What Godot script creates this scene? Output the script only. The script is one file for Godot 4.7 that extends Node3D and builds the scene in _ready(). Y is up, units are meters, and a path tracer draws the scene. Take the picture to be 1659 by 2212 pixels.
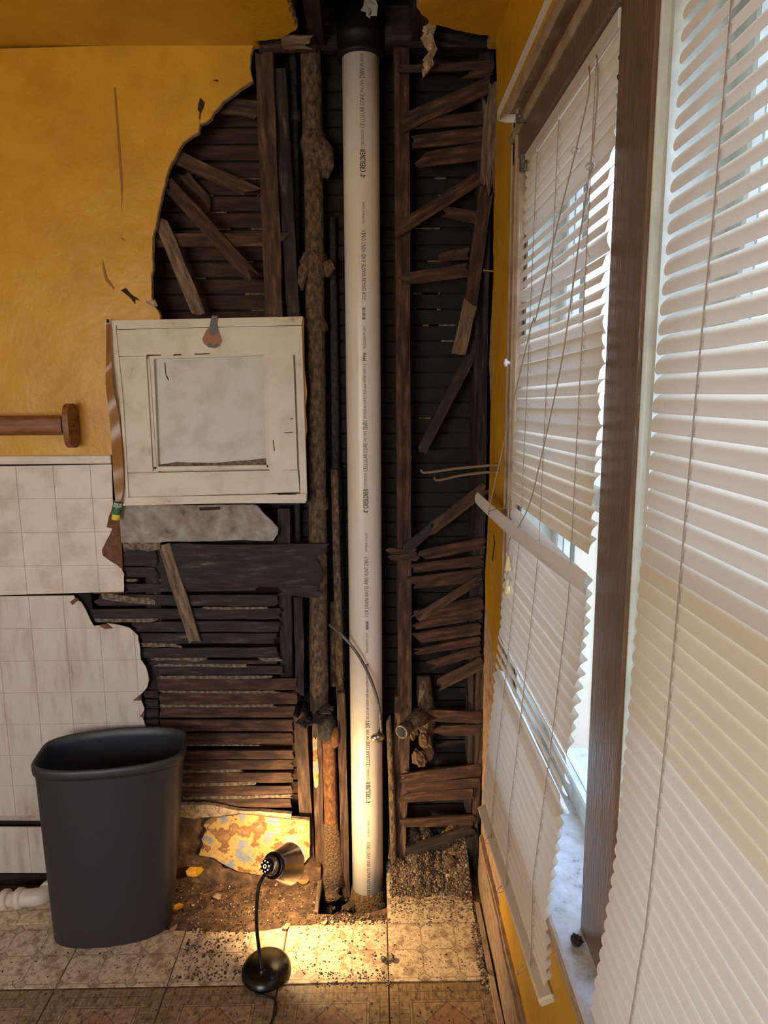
extends Node3D

var M := {}
var T := {}
var taken := {}
var gen := RandomNumberGenerator.new()


func _ready() -> void:
	var cam := Camera3D.new()
	cam.name = "camera"
	cam.fov = 71.72
	cam.near = 0.02
	cam.transform = Transform3D(Basis(Vector3(0.99986, -0.00636, 0.01579), Vector3(0.00888, 0.98625, -0.16501), Vector3(-0.01453, 0.16512, 0.98617)), Vector3(0, 1.76, 2.33))
	add_child(cam)
	cam.current = true
	var sky_mat := ProceduralSkyMaterial.new()
	sky_mat.sky_top_color = Color(0.66, 0.78, 0.98)
	sky_mat.sky_horizon_color = Color(0.86, 0.92, 0.98)
	sky_mat.ground_bottom_color = Color(0.46, 0.46, 0.45)
	sky_mat.ground_horizon_color = Color(0.62, 0.64, 0.64)
	sky_mat.energy_multiplier = 7.0
	var sky := Sky.new()
	sky.sky_material = sky_mat
	var env := Environment.new()
	env.background_mode = Environment.BG_SKY
	env.sky = sky
	env.tonemap_mode = Environment.TONE_MAPPER_LINEAR
	env.tonemap_exposure = 0.95
	env.sdfgi_enabled = true
	env.ssao_enabled = true
	env.ssil_enabled = true
	var we := WorldEnvironment.new()
	we.name = "environment"
	we.environment = env
	add_child(we)
	# daylight fill added at an unseen window behind the camera
	var day := AreaLight3D.new()
	day.name = "added_daylight"
	day.area_size = Vector2(1.5, 1.3)
	day.area_normalize_energy = false
	day.light_energy = 2.6
	day.light_color = Color(1.0, 0.96, 0.90)
	day.area_range = 12.0
	day.shadow_enabled = true
	add_child(day)
	day.look_at_from_position(Vector3(-1.5, 1.45, 3.86), Vector3(-1.35, 1.15, 0.0))

	materials()
	build_shell()
	build_ceiling()
	build_floor()
	build_wall_back()
	build_wall_right()
	build_pipes()
	build_cabinet()
	build_loose_laths()
	build_blinds()
	build_trash_can()
	build_lamp()
	build_small_things()
	build_debris()


# ------------------------------------------------------------ nodes

func numbered(called: String) -> String:
	var n: int = taken.get(called, 0)
	taken[called] = n + 1
	return called if n == 0 else "%s_%03d" % [called, n]


func tag(o: Node3D, label: String, category: String, group := "", kind := "") -> Node3D:
	o.set_meta("label", label)
	if category:
		o.set_meta("category", category)
	if group:
		o.set_meta("group", group)
	if kind:
		o.set_meta("kind", kind)
	return o


func thing(called: String, label: String, category: String, at := Vector3.ZERO, group := "") -> Node3D:
	var o := Node3D.new()
	o.name = numbered(called)
	o.position = at
	add_child(o)
	tag(o, label, category, group)
	return o


func setting(called: String, label: String, category := "") -> Node3D:
	var o := Node3D.new()
	o.name = called
	add_child(o)
	tag(o, label, category, "", "structure")
	return o


func put(parent: Node3D, called: String, m: Mesh, material: Material) -> MeshInstance3D:
	var o := MeshInstance3D.new()
	o.name = numbered(called) if parent == self else called
	o.mesh = m
	o.material_override = material
	parent.add_child(o, true)
	return o


# a mesh that was made in the room's own coordinates, hung under a thing that stands elsewhere
func put_w(parent: Node3D, called: String, m: Mesh, material: Material) -> MeshInstance3D:
	var o := put(parent, called, m, material)
	var at := Vector3.ZERO
	var up: Node = parent
	while up is Node3D and up != self:
		at += (up as Node3D).position
		up = up.get_parent()
	o.position = -at
	return o


# ------------------------------------------------------------ meshes

func begin(flat := true) -> SurfaceTool:
	var s := SurfaceTool.new()
	s.begin(Mesh.PRIMITIVE_TRIANGLES)
	s.set_smooth_group(-1 if flat else 0)
	return s


func tri(s: SurfaceTool, a: Vector3, b: Vector3, c: Vector3) -> void:
	for p: Vector3 in [a, c, b]:
		s.set_uv(Vector2(p.x, p.y))
		s.add_vertex(p)


func quad(s: SurfaceTool, a: Vector3, b: Vector3, c: Vector3, d: Vector3) -> void:
	tri(s, a, b, c)
	tri(s, a, c, d)


func done(s: SurfaceTool) -> ArrayMesh:
	s.generate_normals()
	return s.commit()


func area(p: PackedVector2Array) -> float:
	var sum := 0.0
	for i in p.size():
		sum += p[i].cross(p[(i + 1) % p.size()])
	return sum / 2.0


# a flat sheet with a thickness: its face at z = 0, its back at z = -t
func add_slab(s: SurfaceTool, poly: PackedVector2Array, z: float, t: float) -> void:
	var p := poly.duplicate()
	if area(p) < 0.0:
		p.reverse()
	var idx := Geometry2D.triangulate_polygon(p)
	if idx.is_empty():
		print("a sheet could not be cut into triangles ", p.size(), " ", p[0])
	for i in range(0, idx.size(), 3):
		var a := p[idx[i]]
		var b := p[idx[i + 1]]
		var c := p[idx[i + 2]]
		if (b - a).cross(c - a) < 0.0:
			var swap := b
			b = c
			c = swap
		tri(s, Vector3(a.x, a.y, z), Vector3(b.x, b.y, z), Vector3(c.x, c.y, z))
		tri(s, Vector3(a.x, a.y, z - t), Vector3(c.x, c.y, z - t), Vector3(b.x, b.y, z - t))
	for i in p.size():
		var a := p[i]
		var b := p[(i + 1) % p.size()]
		quad(s, Vector3(a.x, a.y, z - t), Vector3(b.x, b.y, z - t), Vector3(b.x, b.y, z), Vector3(a.x, a.y, z))


func slab(poly: PackedVector2Array, z: float, t: float) -> ArrayMesh:
	var s := begin()
	add_slab(s, poly, z, t)
	return done(s)


func rect(x0: float, y0: float, x1: float, y1: float) -> PackedVector2Array:
	return PackedVector2Array([Vector2(x0, y0), Vector2(x1, y0), Vector2(x1, y1), Vector2(x0, y1)])


func add_box(s: SurfaceTool, lo: Vector3, hi: Vector3, bevel := 0.0) -> void:
	if bevel <= 0.0:
		add_slab(s, rect(lo.x, lo.y, hi.x, hi.y), hi.z, hi.z - lo.z)
		return
	var b := bevel
	var rings := []
	for k in [[lo.z, b], [lo.z + b, 0.0], [hi.z - b, 0.0], [hi.z, b]]:
		var i: float = k[1]
		var c := b - i
		rings.append([Vector3(lo.x + i + c, lo.y + i, k[0]), Vector3(hi.x - i - c, lo.y + i, k[0]), Vector3(hi.x - i, lo.y + i + c, k[0]), Vector3(hi.x - i, hi.y - i - c, k[0]), Vector3(hi.x - i - c, hi.y - i, k[0]), Vector3(lo.x + i + c, hi.y - i, k[0]), Vector3(lo.x + i, hi.y - i - c, k[0]), Vector3(lo.x + i, lo.y + i + c, k[0])])
	for r in 3:
		for k in 8:
			quad(s, rings[r][k], rings[r][(k + 1) % 8], rings[r + 1][(k + 1) % 8], rings[r + 1][k])
	for k in range(1, 7):
		tri(s, rings[3][0], rings[3][k], rings[3][k + 1])
		tri(s, rings[0][0], rings[0][k + 1], rings[0][k])


func box(lo: Vector3, hi: Vector3, bevel := 0.0) -> ArrayMesh:
	var s := begin()
	add_box(s, lo, hi, bevel)
	return done(s)


# breaks an open line into a torn edge
func jag(pts: PackedVector2Array, step: float, amp: float, seeded: int) -> PackedVector2Array:
	var r := RandomNumberGenerator.new()
	r.seed = seeded
	var out := PackedVector2Array()
	for i in pts.size() - 1:
		var a := pts[i]
		var b := pts[i + 1]
		var n := maxi(1, int(a.distance_to(b) / step))
		var side := (b - a).orthogonal().normalized()
		for k in n:
			var p := a.lerp(b, float(k) / n)
			if k > 0:
				p += side * r.randf_range(-amp, amp)
			out.append(p)
	out.append(pts[pts.size() - 1])
	return out


# a weathered strip of wood along x, its face at z = 0; rag is how far its ends are splintered
func board(length: float, w: float, t: float, seeded: int, rag0 := 0.0, rag1 := 0.0, wob := 0.06, taper0 := 1.0, taper1 := 1.0) -> ArrayMesh:
	var r := RandomNumberGenerator.new()
	r.seed = seeded * 7 + 3
	var n := clampi(int(length / 0.07), 3, 12)
	var s := begin()
	var rows := []
	var across := [1.0, 0.35, -0.3, -1.0]
	var split0 := []
	var split1 := []
	for k in 4:
		split0.append(r.randf_range(-0.5, 1.0))
		split1.append(r.randf_range(-0.5, 1.0))
	for i in n + 1:
		var u := float(i) / n
		var tp := lerpf(taper0, taper1, u)
		var front := []
		var back := []
		var z := r.randf_range(-0.1, 0.1) * t
		for k in 4:
			var y: float = across[k] * w / 2.0 * tp * (1.0 + r.randf_range(-wob, wob))
			var x := length * u
			if i == 0:
				x += rag0 * split0[k]
			elif i == n:
				x -= rag1 * split1[k]
			var zz := z + r.randf_range(-0.06, 0.06) * t
			front.append(Vector3(x, y, zz))
			back.push_front(Vector3(x, y, zz - t))
		rows.append(front + back)
	for i in n:
		for k in 8:
			var j := (k + 1) % 8
			quad(s, rows[i][k], rows[i][j], rows[i + 1][j], rows[i + 1][k])
	for e in [0, n]:
		var q: Array = rows[e]
		for k in 3:
			if e == 0:
				quad(s, q[k], q[7 - k], q[6 - k], q[k + 1])
			else:
				quad(s, q[k], q[k + 1], q[6 - k], q[7 - k])
	return done(s)


# lays a board from a to b, its face towards the room (or towards face)
func lay(parent: Node3D, called: String, a: Vector3, b: Vector3, w: float, t: float, material: Material, rag0 := 0.0, rag1 := 0.0, wob := 0.06, face := Vector3(0, 0, 1), taper0 := 1.0, taper1 := 1.0) -> MeshInstance3D:
	var x := (b - a).normalized()
	var z := (face - x * face.dot(x)).normalized()
	var o := put(parent, called, board(a.distance_to(b), w, t, gen.randi() % 100000, rag0, rag1, wob, taper0, taper1), material)
	o.transform = Transform3D(Basis(x, z.cross(x), z), a)
	if parent != self:
		o.position -= parent.position
	return o


func ring_frames(pts: PackedVector3Array) -> Array:
	var out := []
	var n := Vector3.ZERO
	for i in pts.size():
		var d := (pts[mini(i + 1, pts.size() - 1)] - pts[maxi(i - 1, 0)]).normalized()
		if n == Vector3.ZERO:
			n = Vector3(0, 0, 1) if absf(d.z) < 0.8 else Vector3(1, 0, 0)
		n = (n - d * n.dot(d)).normalized()
		out.append([n, d.cross(n)])
	return out


func add_tube(s: SurfaceTool, pts: PackedVector3Array, radii: Array, sides := 10, rough := 0.0, seeded := 1, caps := true) -> void:
	var r := RandomNumberGenerator.new()
	r.seed = seeded
	var frames := ring_frames(pts)
	var rings := []
	for i in pts.size():
		var rad: float = radii[mini(i, radii.size() - 1)]
		var ring := []
		for k in sides:
			var a := TAU * k / sides
			var q := rad * (1.0 + r.randf_range(-rough, rough))
			ring.append(pts[i] + (frames[i][0] * cos(a) + frames[i][1] * sin(a)) * q)
		rings.append(ring)
	for i in pts.size() - 1:
		for k in sides:
			var j := (k + 1) % sides
			quad(s, rings[i][k], rings[i][j], rings[i + 1][j], rings[i + 1][k])
	if caps:
		var e := pts.size() - 1
		for k in sides:
			var j := (k + 1) % sides
			tri(s, pts[0], rings[0][j], rings[0][k])
			tri(s, pts[e], rings[e][k], rings[e][j])


func tube(pts: PackedVector3Array, radii: Array, sides := 10, rough := 0.0, seeded := 1, caps := true) -> ArrayMesh:
	var s := begin(false)
	add_tube(s, pts, radii, sides, rough, seeded, caps)
	return done(s)


func curve(pts: PackedVector3Array, n: int) -> PackedVector3Array:
	var out := PackedVector3Array()
	for i in pts.size() - 1:
		var p0 := pts[maxi(i - 1, 0)]
		var p3 := pts[mini(i + 2, pts.size() - 1)]
		for k in n:
			out.append(pts[i].cubic_interpolate(pts[i + 1], p0, p3, float(k) / n))
	out.append(pts[pts.size() - 1])
	return out


# turns a profile of (radius, height) round the y axis
func lathe(profile: PackedVector2Array, seg := 32) -> ArrayMesh:
	var s := begin(false)
	for i in profile.size() - 1:
		var a := profile[i]
		var b := profile[i + 1]
		for k in seg:
			var u := TAU * k / seg
			var v := TAU * (k + 1) / seg
			var p := Vector3(a.x * cos(u), a.y, a.x * sin(u))
			var q := Vector3(a.x * cos(v), a.y, a.x * sin(v))
			var p2 := Vector3(b.x * cos(u), b.y, b.x * sin(u))
			var q2 := Vector3(b.x * cos(v), b.y, b.x * sin(v))
			if a.x > 0.00001:
				tri(s, p, p2, q)
			if b.x > 0.00001:
				tri(s, q, p2, q2)
	return done(s)


func loft(loops: Array, flat := false) -> ArrayMesh:
	var s := begin(flat)
	for i in loops.size() - 1:
		var n: int = loops[i].size()
		for k in n:
			var j := (k + 1) % n
			quad(s, loops[i][k], loops[i + 1][k], loops[i + 1][j], loops[i][j])
	return done(s)


func along(from: Vector3, dir: Vector3) -> Transform3D:
	var y := dir.normalized()
	var x := y.cross(Vector3(0, 0, 1) if absf(y.z) < 0.9 else Vector3(1, 0, 0)).normalized()
	return Transform3D(Basis(x, y, x.cross(y)), from)


# a lump of plaster or dirt
func chunk(seeded: int, size: Vector3, seg := 7, rough := 0.32) -> ArrayMesh:
	var r := RandomNumberGenerator.new()
	r.seed = seeded
	var s := begin()
	var rings := []
	var rows := 5
	for i in rows + 1:
		var v := PI * i / rows - PI / 2.0
		var ring := []
		for k in seg:
			var u := TAU * k / seg + i * 0.4
			var q := 1.0 + r.randf_range(-rough, rough)
			ring.append(Vector3(cos(u) * cos(v) * q, sin(v) * q, sin(u) * cos(v) * q) * size)
		rings.append(ring)
	for i in rows:
		for k in seg:
			var j := (k + 1) % seg
			quad(s, rings[i][k], rings[i + 1][k], rings[i + 1][j], rings[i][j])
	return done(s)


# a thin curled flake of paint or plaster
func flake(seeded: int, w: float, d: float, curl: float, t := 0.002) -> ArrayMesh:
	var r := RandomNumberGenerator.new()
	r.seed = seeded
	var s := begin()
	var rim := []
	var n := 9
	for k in n:
		var a := TAU * k / n
		var q := r.randf_range(0.65, 1.1)
		var p := Vector3(cos(a) * w / 2.0 * q, 0, sin(a) * d / 2.0 * q)
		p.y = curl * (p.x * p.x) / (w * w / 4.0) + r.randf_range(0, 0.3) * curl
		rim.append(p)
	var up := Vector3(0, t, 0)
	for k in n:
		var j := (k + 1) % n
		tri(s, Vector3.ZERO + up, rim[j] + up, rim[k] + up)
		tri(s, Vector3.ZERO, rim[k], rim[j])
		quad(s, rim[k], rim[k] + up, rim[j] + up, rim[j])
	return done(s)


func scatter(parent: Node3D, called: String, m: Mesh, material: Material, places: Array, tints: Array) -> MultiMeshInstance3D:
	var mm := MultiMesh.new()
	mm.transform_format = MultiMesh.TRANSFORM_3D
	mm.use_colors = true
	mm.mesh = m
	mm.instance_count = places.size()
	for i in places.size():
		mm.set_instance_transform(i, places[i])
		mm.set_instance_color(i, tints[i])
	var o := MultiMeshInstance3D.new()
	o.name = numbered(called) if parent == self else called
	o.multimesh = mm
	o.material_override = material
	parent.add_child(o, true)
	o.set_meta("kind", "stuff")
	return o


func words(parent: Node3D, called: String, text: String, font: String, at: Vector3, turn: Basis, length: float, high: float, material: Material, bold := false) -> void:
	var t := TextMesh.new()
	var f := SystemFont.new()
	f.font_names = PackedStringArray([font])
	if bold:
		f.font_weight = 700
	t.font = f
	t.text = text
	t.font_size = 24
	t.depth = 0.02
	t.curve_step = 1.5
	var b := t.get_aabb()
	var o := put(parent, called, t, material)
	o.transform = Transform3D(turn * Basis.from_scale(Vector3(length / b.size.x, high / b.size.y, 0.02)), at)


# ------------------------------------------------------------ materials

func noise_tex(key: String, seeded: int, freq: float, stops: Array, octaves := 5, size := 512) -> NoiseTexture2D:
	if T.has(key):
		return T[key]
	var n := FastNoiseLite.new()
	n.noise_type = FastNoiseLite.TYPE_SIMPLEX_SMOOTH
	n.seed = seeded
	n.frequency = freq
	n.fractal_octaves = octaves
	n.fractal_gain = 0.58
	var g := Gradient.new()
	var offsets := PackedFloat32Array()
	var colors := PackedColorArray()
	for s in stops:
		offsets.append(s[0])
		colors.append(s[1])
	g.offsets = offsets
	g.colors = colors
	var t := NoiseTexture2D.new()
	t.width = size
	t.height = size
	t.seamless = true
	t.noise = n
	t.color_ramp = g
	T[key] = t
	return t


func grey(lo: float, hi: float) -> Array:
	return [[0.0, Color(lo, lo, lo)], [1.0, Color(hi, hi, hi)]]


func mat(key: String, tex: Texture2D, scale: Vector3, rough: float, height: Texture2D = null, relief := 0.0, metal := 0.0) -> StandardMaterial3D:
	var m := StandardMaterial3D.new()
	m.resource_name = key
	m.albedo_texture = tex
	m.uv1_triplanar = true
	m.uv1_scale = scale
	m.uv1_triplanar_sharpness = 4.0
	m.roughness = rough
	m.metallic = metal
	m.cull_mode = BaseMaterial3D.CULL_DISABLED
	if height:
		m.heightmap_enabled = true
		m.heightmap_texture = height
		m.heightmap_scale = relief
	M[key] = m
	return m


func plain(key: String, color: Color, rough: float, metal := 0.0) -> StandardMaterial3D:
	var m := StandardMaterial3D.new()
	m.resource_name = key
	m.albedo_color = color
	m.roughness = rough
	m.metallic = metal
	m.cull_mode = BaseMaterial3D.CULL_DISABLED
	M[key] = m
	return m


func wood(key: String, seeded: int, stops: Array, rough := 0.85) -> void:
	var t := noise_tex(key, seeded, 0.012, stops, 6)
	for k in 4:
		var m := mat(key + str(k), t, Vector3(1.1, 6.5, 6.5), rough, T.fine, 0.05)
		m.uv1_offset = Vector3(0.37 * k, 0.23 * k, 0.41 * k)


func pick(key: String) -> Material:
	return M[key + str(gen.randi() % 4)]


func materials() -> void:
	gen.seed = 77
	noise_tex("fine", 5, 0.03, grey(0.0, 1.0), 6)
	noise_tex("coarse", 6, 0.008, grey(0.0, 1.0), 6)
	mat("yellow", noise_tex("yellow", 11, 0.006, [[0.0, Color(0.75, 0.535, 0.10)], [0.5, Color(0.81, 0.60, 0.115)], [0.8, Color(0.83, 0.625, 0.135)], [1.0, Color(0.78, 0.565, 0.11)]]), Vector3(1.1, 1.1, 1.1), 0.42, T.coarse, 0.35)
	mat("core", noise_tex("core", 12, 0.02, [[0.0, Color(0.46, 0.37, 0.28)], [0.5, Color(0.70, 0.60, 0.47)], [1.0, Color(0.80, 0.72, 0.60)]]), Vector3(4, 4, 4), 0.9, T.fine, 0.3)
	mat("bare_plaster", noise_tex("bare_plaster", 13, 0.012, [[0.0, Color(0.42, 0.31, 0.21)], [0.45, Color(0.66, 0.53, 0.40)], [1.0, Color(0.76, 0.65, 0.52)]]), Vector3(3, 3, 3), 0.85, T.fine, 0.2)
	mat("tile_upper", noise_tex("tile_upper", 14, 0.008, [[0.0, Color(0.74, 0.68, 0.61)], [0.55, Color(0.84, 0.79, 0.73)], [1.0, Color(0.86, 0.82, 0.77)]]), Vector3(1.6, 1.6, 1.6), 0.38)
	mat("tile_lower", noise_tex("tile_lower", 15, 0.011, [[0.0, Color(0.62, 0.55, 0.46)], [0.18, Color(0.73, 0.68, 0.61)], [0.5, Color(0.80, 0.76, 0.70)], [1.0, Color(0.82, 0.79, 0.74)]], 6), Vector3(2.5, 0.6, 2.5), 0.45)
	mat("grout", noise_tex("grout", 16, 0.02, [[0.0, Color(0.58, 0.52, 0.44)], [1.0, Color(0.76, 0.71, 0.64)]]), Vector3(3, 3, 3), 0.8)
	mat("hardboard", noise_tex("hardboard", 17, 0.02, [[0.0, Color(0.33, 0.21, 0.14)], [1.0, Color(0.50, 0.34, 0.24)]]), Vector3(4, 4, 4), 0.85)
	mat("old_white", noise_tex("old_white", 18, 0.010, [[0.0, Color(0.60, 0.53, 0.42)], [0.16, Color(0.77, 0.72, 0.63)], [0.5, Color(0.82, 0.78, 0.70)], [1.0, Color(0.85, 0.82, 0.75)]], 6), Vector3(1.2, 1.2, 1.2), 0.5, T.fine, 0.08)
	mat("panel_white", noise_tex("panel_white", 19, 0.007, [[0.0, Color(0.70, 0.67, 0.60)], [0.5, Color(0.78, 0.76, 0.71)], [1.0, Color(0.80, 0.79, 0.74)]]), Vector3(2, 2, 2), 0.5)
	mat("trim_paint", noise_tex("trim_paint", 20, 0.012, [[0.0, Color(0.50, 0.42, 0.32)], [0.4, Color(0.62, 0.53, 0.43)], [1.0, Color(0.70, 0.62, 0.52)]], 6), Vector3(2, 2, 2), 0.45, T.fine, 0.08)
	mat("foot_paint", noise_tex("foot_paint", 51, 0.016, [[0.0, Color(0.40, 0.30, 0.22)], [0.3, Color(0.56, 0.455, 0.36)], [1.0, Color(0.68, 0.58, 0.48)]], 6), Vector3(2, 4, 4), 0.7, T.fine, 0.15)
	mat("mullion_paint", noise_tex("mullion_paint", 21, 0.012, [[0.0, Color(0.37, 0.29, 0.225)], [0.5, Color(0.43, 0.345, 0.275)], [1.0, Color(0.48, 0.395, 0.32)]], 6), Vector3(9, 1.1, 9), 0.30, T.fine, 0.12)
	mat("sill_paint", noise_tex("sill_paint", 22, 0.014, [[0.0, Color(0.46, 0.42, 0.37)], [0.25, Color(0.74, 0.72, 0.70)], [1.0, Color(0.84, 0.84, 0.83)]], 6), Vector3(3, 3, 3), 0.45, T.fine, 0.08)
	mat("jamb_paint", noise_tex("jamb_paint", 23, 0.01, [[0.0, Color(0.72, 0.74, 0.70)], [1.0, Color(0.86, 0.88, 0.85)]]), Vector3(2, 2, 2), 0.5)
	mat("greyboard", noise_tex("greyboard", 24, 0.009, [[0.0, Color(0.36, 0.30, 0.25)], [0.3, Color(0.52, 0.47, 0.42)], [0.6, Color(0.58, 0.55, 0.51)], [1.0, Color(0.68, 0.66, 0.61)]], 6), Vector3(2.4, 2.4, 2.4), 0.8)
	wood("lath", 31, [[0.0, Color(0.12, 0.075, 0.052)], [0.35, Color(0.21, 0.135, 0.095)], [0.6, Color(0.29, 0.19, 0.135)], [0.85, Color(0.37, 0.26, 0.19)], [1.0, Color(0.50, 0.40, 0.31)]])
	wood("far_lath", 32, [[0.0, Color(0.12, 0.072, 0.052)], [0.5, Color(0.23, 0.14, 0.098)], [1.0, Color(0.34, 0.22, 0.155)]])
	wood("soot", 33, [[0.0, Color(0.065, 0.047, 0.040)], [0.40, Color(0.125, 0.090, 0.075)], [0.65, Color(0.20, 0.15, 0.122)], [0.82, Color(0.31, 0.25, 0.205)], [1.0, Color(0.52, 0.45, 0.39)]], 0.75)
	wood("shaded_lath", 50, [[0.0, Color(0.04, 0.032, 0.03)], [0.6, Color(0.085, 0.066, 0.06)], [1.0, Color(0.16, 0.125, 0.11)]], 0.8)  # shaded copy of the far lath wood, darkness of the right bay painted in
	wood("stud", 34, [[0.0, Color(0.14, 0.095, 0.065)], [0.4, Color(0.25, 0.175, 0.125)], [0.75, Color(0.35, 0.26, 0.19)], [1.0, Color(0.48, 0.385, 0.30)]])
	wood("weathered", 35, [[0.0, Color(0.24, 0.18, 0.13)], [0.4, Color(0.40, 0.32, 0.25)], [0.8, Color(0.54, 0.46, 0.37)], [1.0, Color(0.66, 0.59, 0.50)]])
	wood("oak", 36, [[0.0, Color(0.33, 0.18, 0.09)], [0.5, Color(0.50, 0.30, 0.16)], [1.0, Color(0.60, 0.38, 0.21)]], 0.5)
	mat("dark_void", noise_tex("dark_void", 37, 0.02, [[0.0, Color(0.06, 0.05, 0.045)], [1.0, Color(0.17, 0.14, 0.12)]]), Vector3(3, 3, 3), 0.95)  # near-black colour that paints in the shade inside the cavities
	mat("mortar", noise_tex("mortar", 38, 0.03, [[0.0, Color(0.24, 0.195, 0.155)], [0.5, Color(0.43, 0.37, 0.305)], [1.0, Color(0.60, 0.54, 0.46)]]), Vector3(3, 3, 3), 0.95, T.fine, 0.25)
	mat("cast_iron", noise_tex("cast_iron", 39, 0.02, [[0.0, Color(0.12, 0.09, 0.065)], [0.4, Color(0.30, 0.235, 0.17)], [0.7, Color(0.42, 0.335, 0.245)], [1.0, Color(0.56, 0.46, 0.35)]], 6), Vector3(5, 2.5, 5), 0.85, T.fine, 0.45)
	mat("dark_iron", noise_tex("dark_iron", 40, 0.02, [[0.0, Color(0.07, 0.065, 0.06)], [0.6, Color(0.19, 0.17, 0.15)], [1.0, Color(0.32, 0.29, 0.26)]], 6), Vector3(5, 3, 5), 0.8, T.fine, 0.35)
	mat("rust", noise_tex("rust", 41, 0.016, [[0.0, Color(0.22, 0.135, 0.075)], [0.4, Color(0.39, 0.24, 0.12)], [0.75, Color(0.50, 0.33, 0.17)], [1.0, Color(0.60, 0.46, 0.29)]], 6), Vector3(5, 3, 5), 0.9, T.fine, 0.35)
	mat("galvanized", noise_tex("galvanized", 42, 0.02, [[0.0, Color(0.26, 0.24, 0.21)], [0.5, Color(0.42, 0.40, 0.37)], [1.0, Color(0.56, 0.54, 0.50)]], 6), Vector3(6, 6, 6), 0.5, T.fine, 0.1, 0.5)
	mat("pvc", noise_tex("pvc", 43, 0.01, [[0.0, Color(0.80, 0.74, 0.66)], [0.25, Color(0.86, 0.81, 0.74)], [1.0, Color(0.88, 0.84, 0.78)]], 5), Vector3(4, 0.8, 4), 0.32)
	plain("ink", Color(0.10, 0.10, 0.11), 0.6)
	plain("ink_faint", Color(0.30, 0.28, 0.26), 0.6)
	plain("rubber", Color(0.035, 0.035, 0.037), 0.6)
	mat("vinyl_under", noise_tex("vinyl_under", 44, 0.012, [[0.0, Color(0.20, 0.14, 0.092)], [0.4, Color(0.33, 0.235, 0.16)], [0.75, Color(0.44, 0.33, 0.235)], [1.0, Color(0.60, 0.49, 0.375)]], 6), Vector3(2.5, 2.5, 2.5), 0.85, T.fine, 0.25)
	mat("dirt", noise_tex("dirt", 45, 0.03, [[0.0, Color(0.16, 0.115, 0.08)], [0.4, Color(0.34, 0.255, 0.18)], [0.75, Color(0.48, 0.375, 0.275)], [1.0, Color(0.66, 0.57, 0.46)]], 6), Vector3(6, 6, 6), 0.95, T.fine, 0.6)
	mat("peeling", noise_tex("peeling", 46, 0.008, [[0.0, Color(0.46, 0.47, 0.51)], [0.36, Color(0.52, 0.53, 0.56)], [0.375, Color(0.70, 0.55, 0.28)], [0.52, Color(0.72, 0.60, 0.36)], [0.60, Color(0.66, 0.52, 0.31)], [0.64, Color(0.46, 0.31, 0.17)], [0.80, Color(0.55, 0.40, 0.24)], [1.0, Color(0.70, 0.60, 0.44)]], 6), Vector3(2.6, 2.6, 2.6), 0.75, T.fine, 0.2)
	var can := plain("can_plastic", Color(0.19, 0.195, 0.205), 0.45)
	can.heightmap_enabled = true
	can.heightmap_texture = T.fine
	can.heightmap_scale = 0.02
	can.uv1_triplanar = true
	can.uv1_scale = Vector3(8, 8, 8)
	plain("black_plastic", Color(0.028, 0.024, 0.022), 0.28)
	plain("black_rubber", Color(0.025, 0.023, 0.022), 0.5)
	mat("brushed", noise_tex("brushed", 47, 0.03, [[0.0, Color(0.62, 0.59, 0.55)], [1.0, Color(0.86, 0.83, 0.79)]]), Vector3(1, 40, 1), 0.24, null, 0.0, 1.0)
	plain("chrome", Color(0.75, 0.74, 0.72), 0.2, 1.0)
	plain("white_enamel", Color(0.80, 0.77, 0.72), 0.4)
	var slat := plain("slat", Color(0.87, 0.83, 0.765), 0.38)
	slat.backlight_enabled = true
	slat.backlight = Color(0.47, 0.45, 0.415)
	var slat2 := plain("slat_warm", Color(0.86, 0.80, 0.70), 0.38)  # warmer tone; on the near blind it paints in yellowish light from outdoors
	slat2.backlight_enabled = true
	slat2.backlight = Color(0.46, 0.43, 0.365)
	plain("slat_white", Color(0.90, 0.88, 0.85), 0.35)
	plain("cord", Color(0.62, 0.55, 0.47), 0.7)
	plain("tassel", Color(0.84, 0.76, 0.55), 0.4)
	var clear := plain("bead", Color(0.9, 0.9, 0.9, 0.3), 0.05)
	clear.refraction_enabled = true
	clear.refraction_scale = 0.05
	var glass := plain("glass", Color(0.92, 0.97, 0.96, 0.06), 0.03)
	glass.transparency = BaseMaterial3D.TRANSPARENCY_ALPHA
	var amber := plain("amber", Color(0.58, 0.40, 0.17), 0.3)
	amber.backlight_enabled = true
	amber.backlight = Color(0.5, 0.33, 0.13)
	plain("label_green", Color(0.13, 0.42, 0.30), 0.5)
	plain("label_yellow", Color(0.88, 0.80, 0.22), 0.5)
	plain("label_white", Color(0.82, 0.84, 0.80), 0.5)
	plain("cable_cloth", Color(0.50, 0.42, 0.34), 0.8)
	plain("crack", Color(0.60, 0.43, 0.12), 0.7)
	plain("dark_brown", Color(0.20, 0.14, 0.09), 0.9)
	plain("chip_grey", Color(0.40, 0.42, 0.42), 0.8)
	plain("chip_pink", Color(0.62, 0.44, 0.33), 0.8)
	plain("nest", Color(0.40, 0.31, 0.22), 0.95)
	plain("wool", Color(0.62, 0.61, 0.58), 0.95)
	mat("siding", noise_tex("siding", 48, 0.02, grey(0.70, 0.80)), Vector3(1, 1, 1), 0.8)
	var bits := plain("bits", Color(1, 1, 1), 0.9)
	bits.vertex_color_use_as_albedo = true
	T.octagon = ImageTexture.create_from_image(octagon_print())
	T.parquet = ImageTexture.create_from_image(parquet_print())
	for k in ["octagon", "parquet"]:
		var m := plain(k, Color(1, 1, 1), 0.45)
		m.albedo_texture = T[k]
		m.heightmap_enabled = true
		m.heightmap_texture = T.fine
		m.heightmap_scale = 0.04


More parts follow.
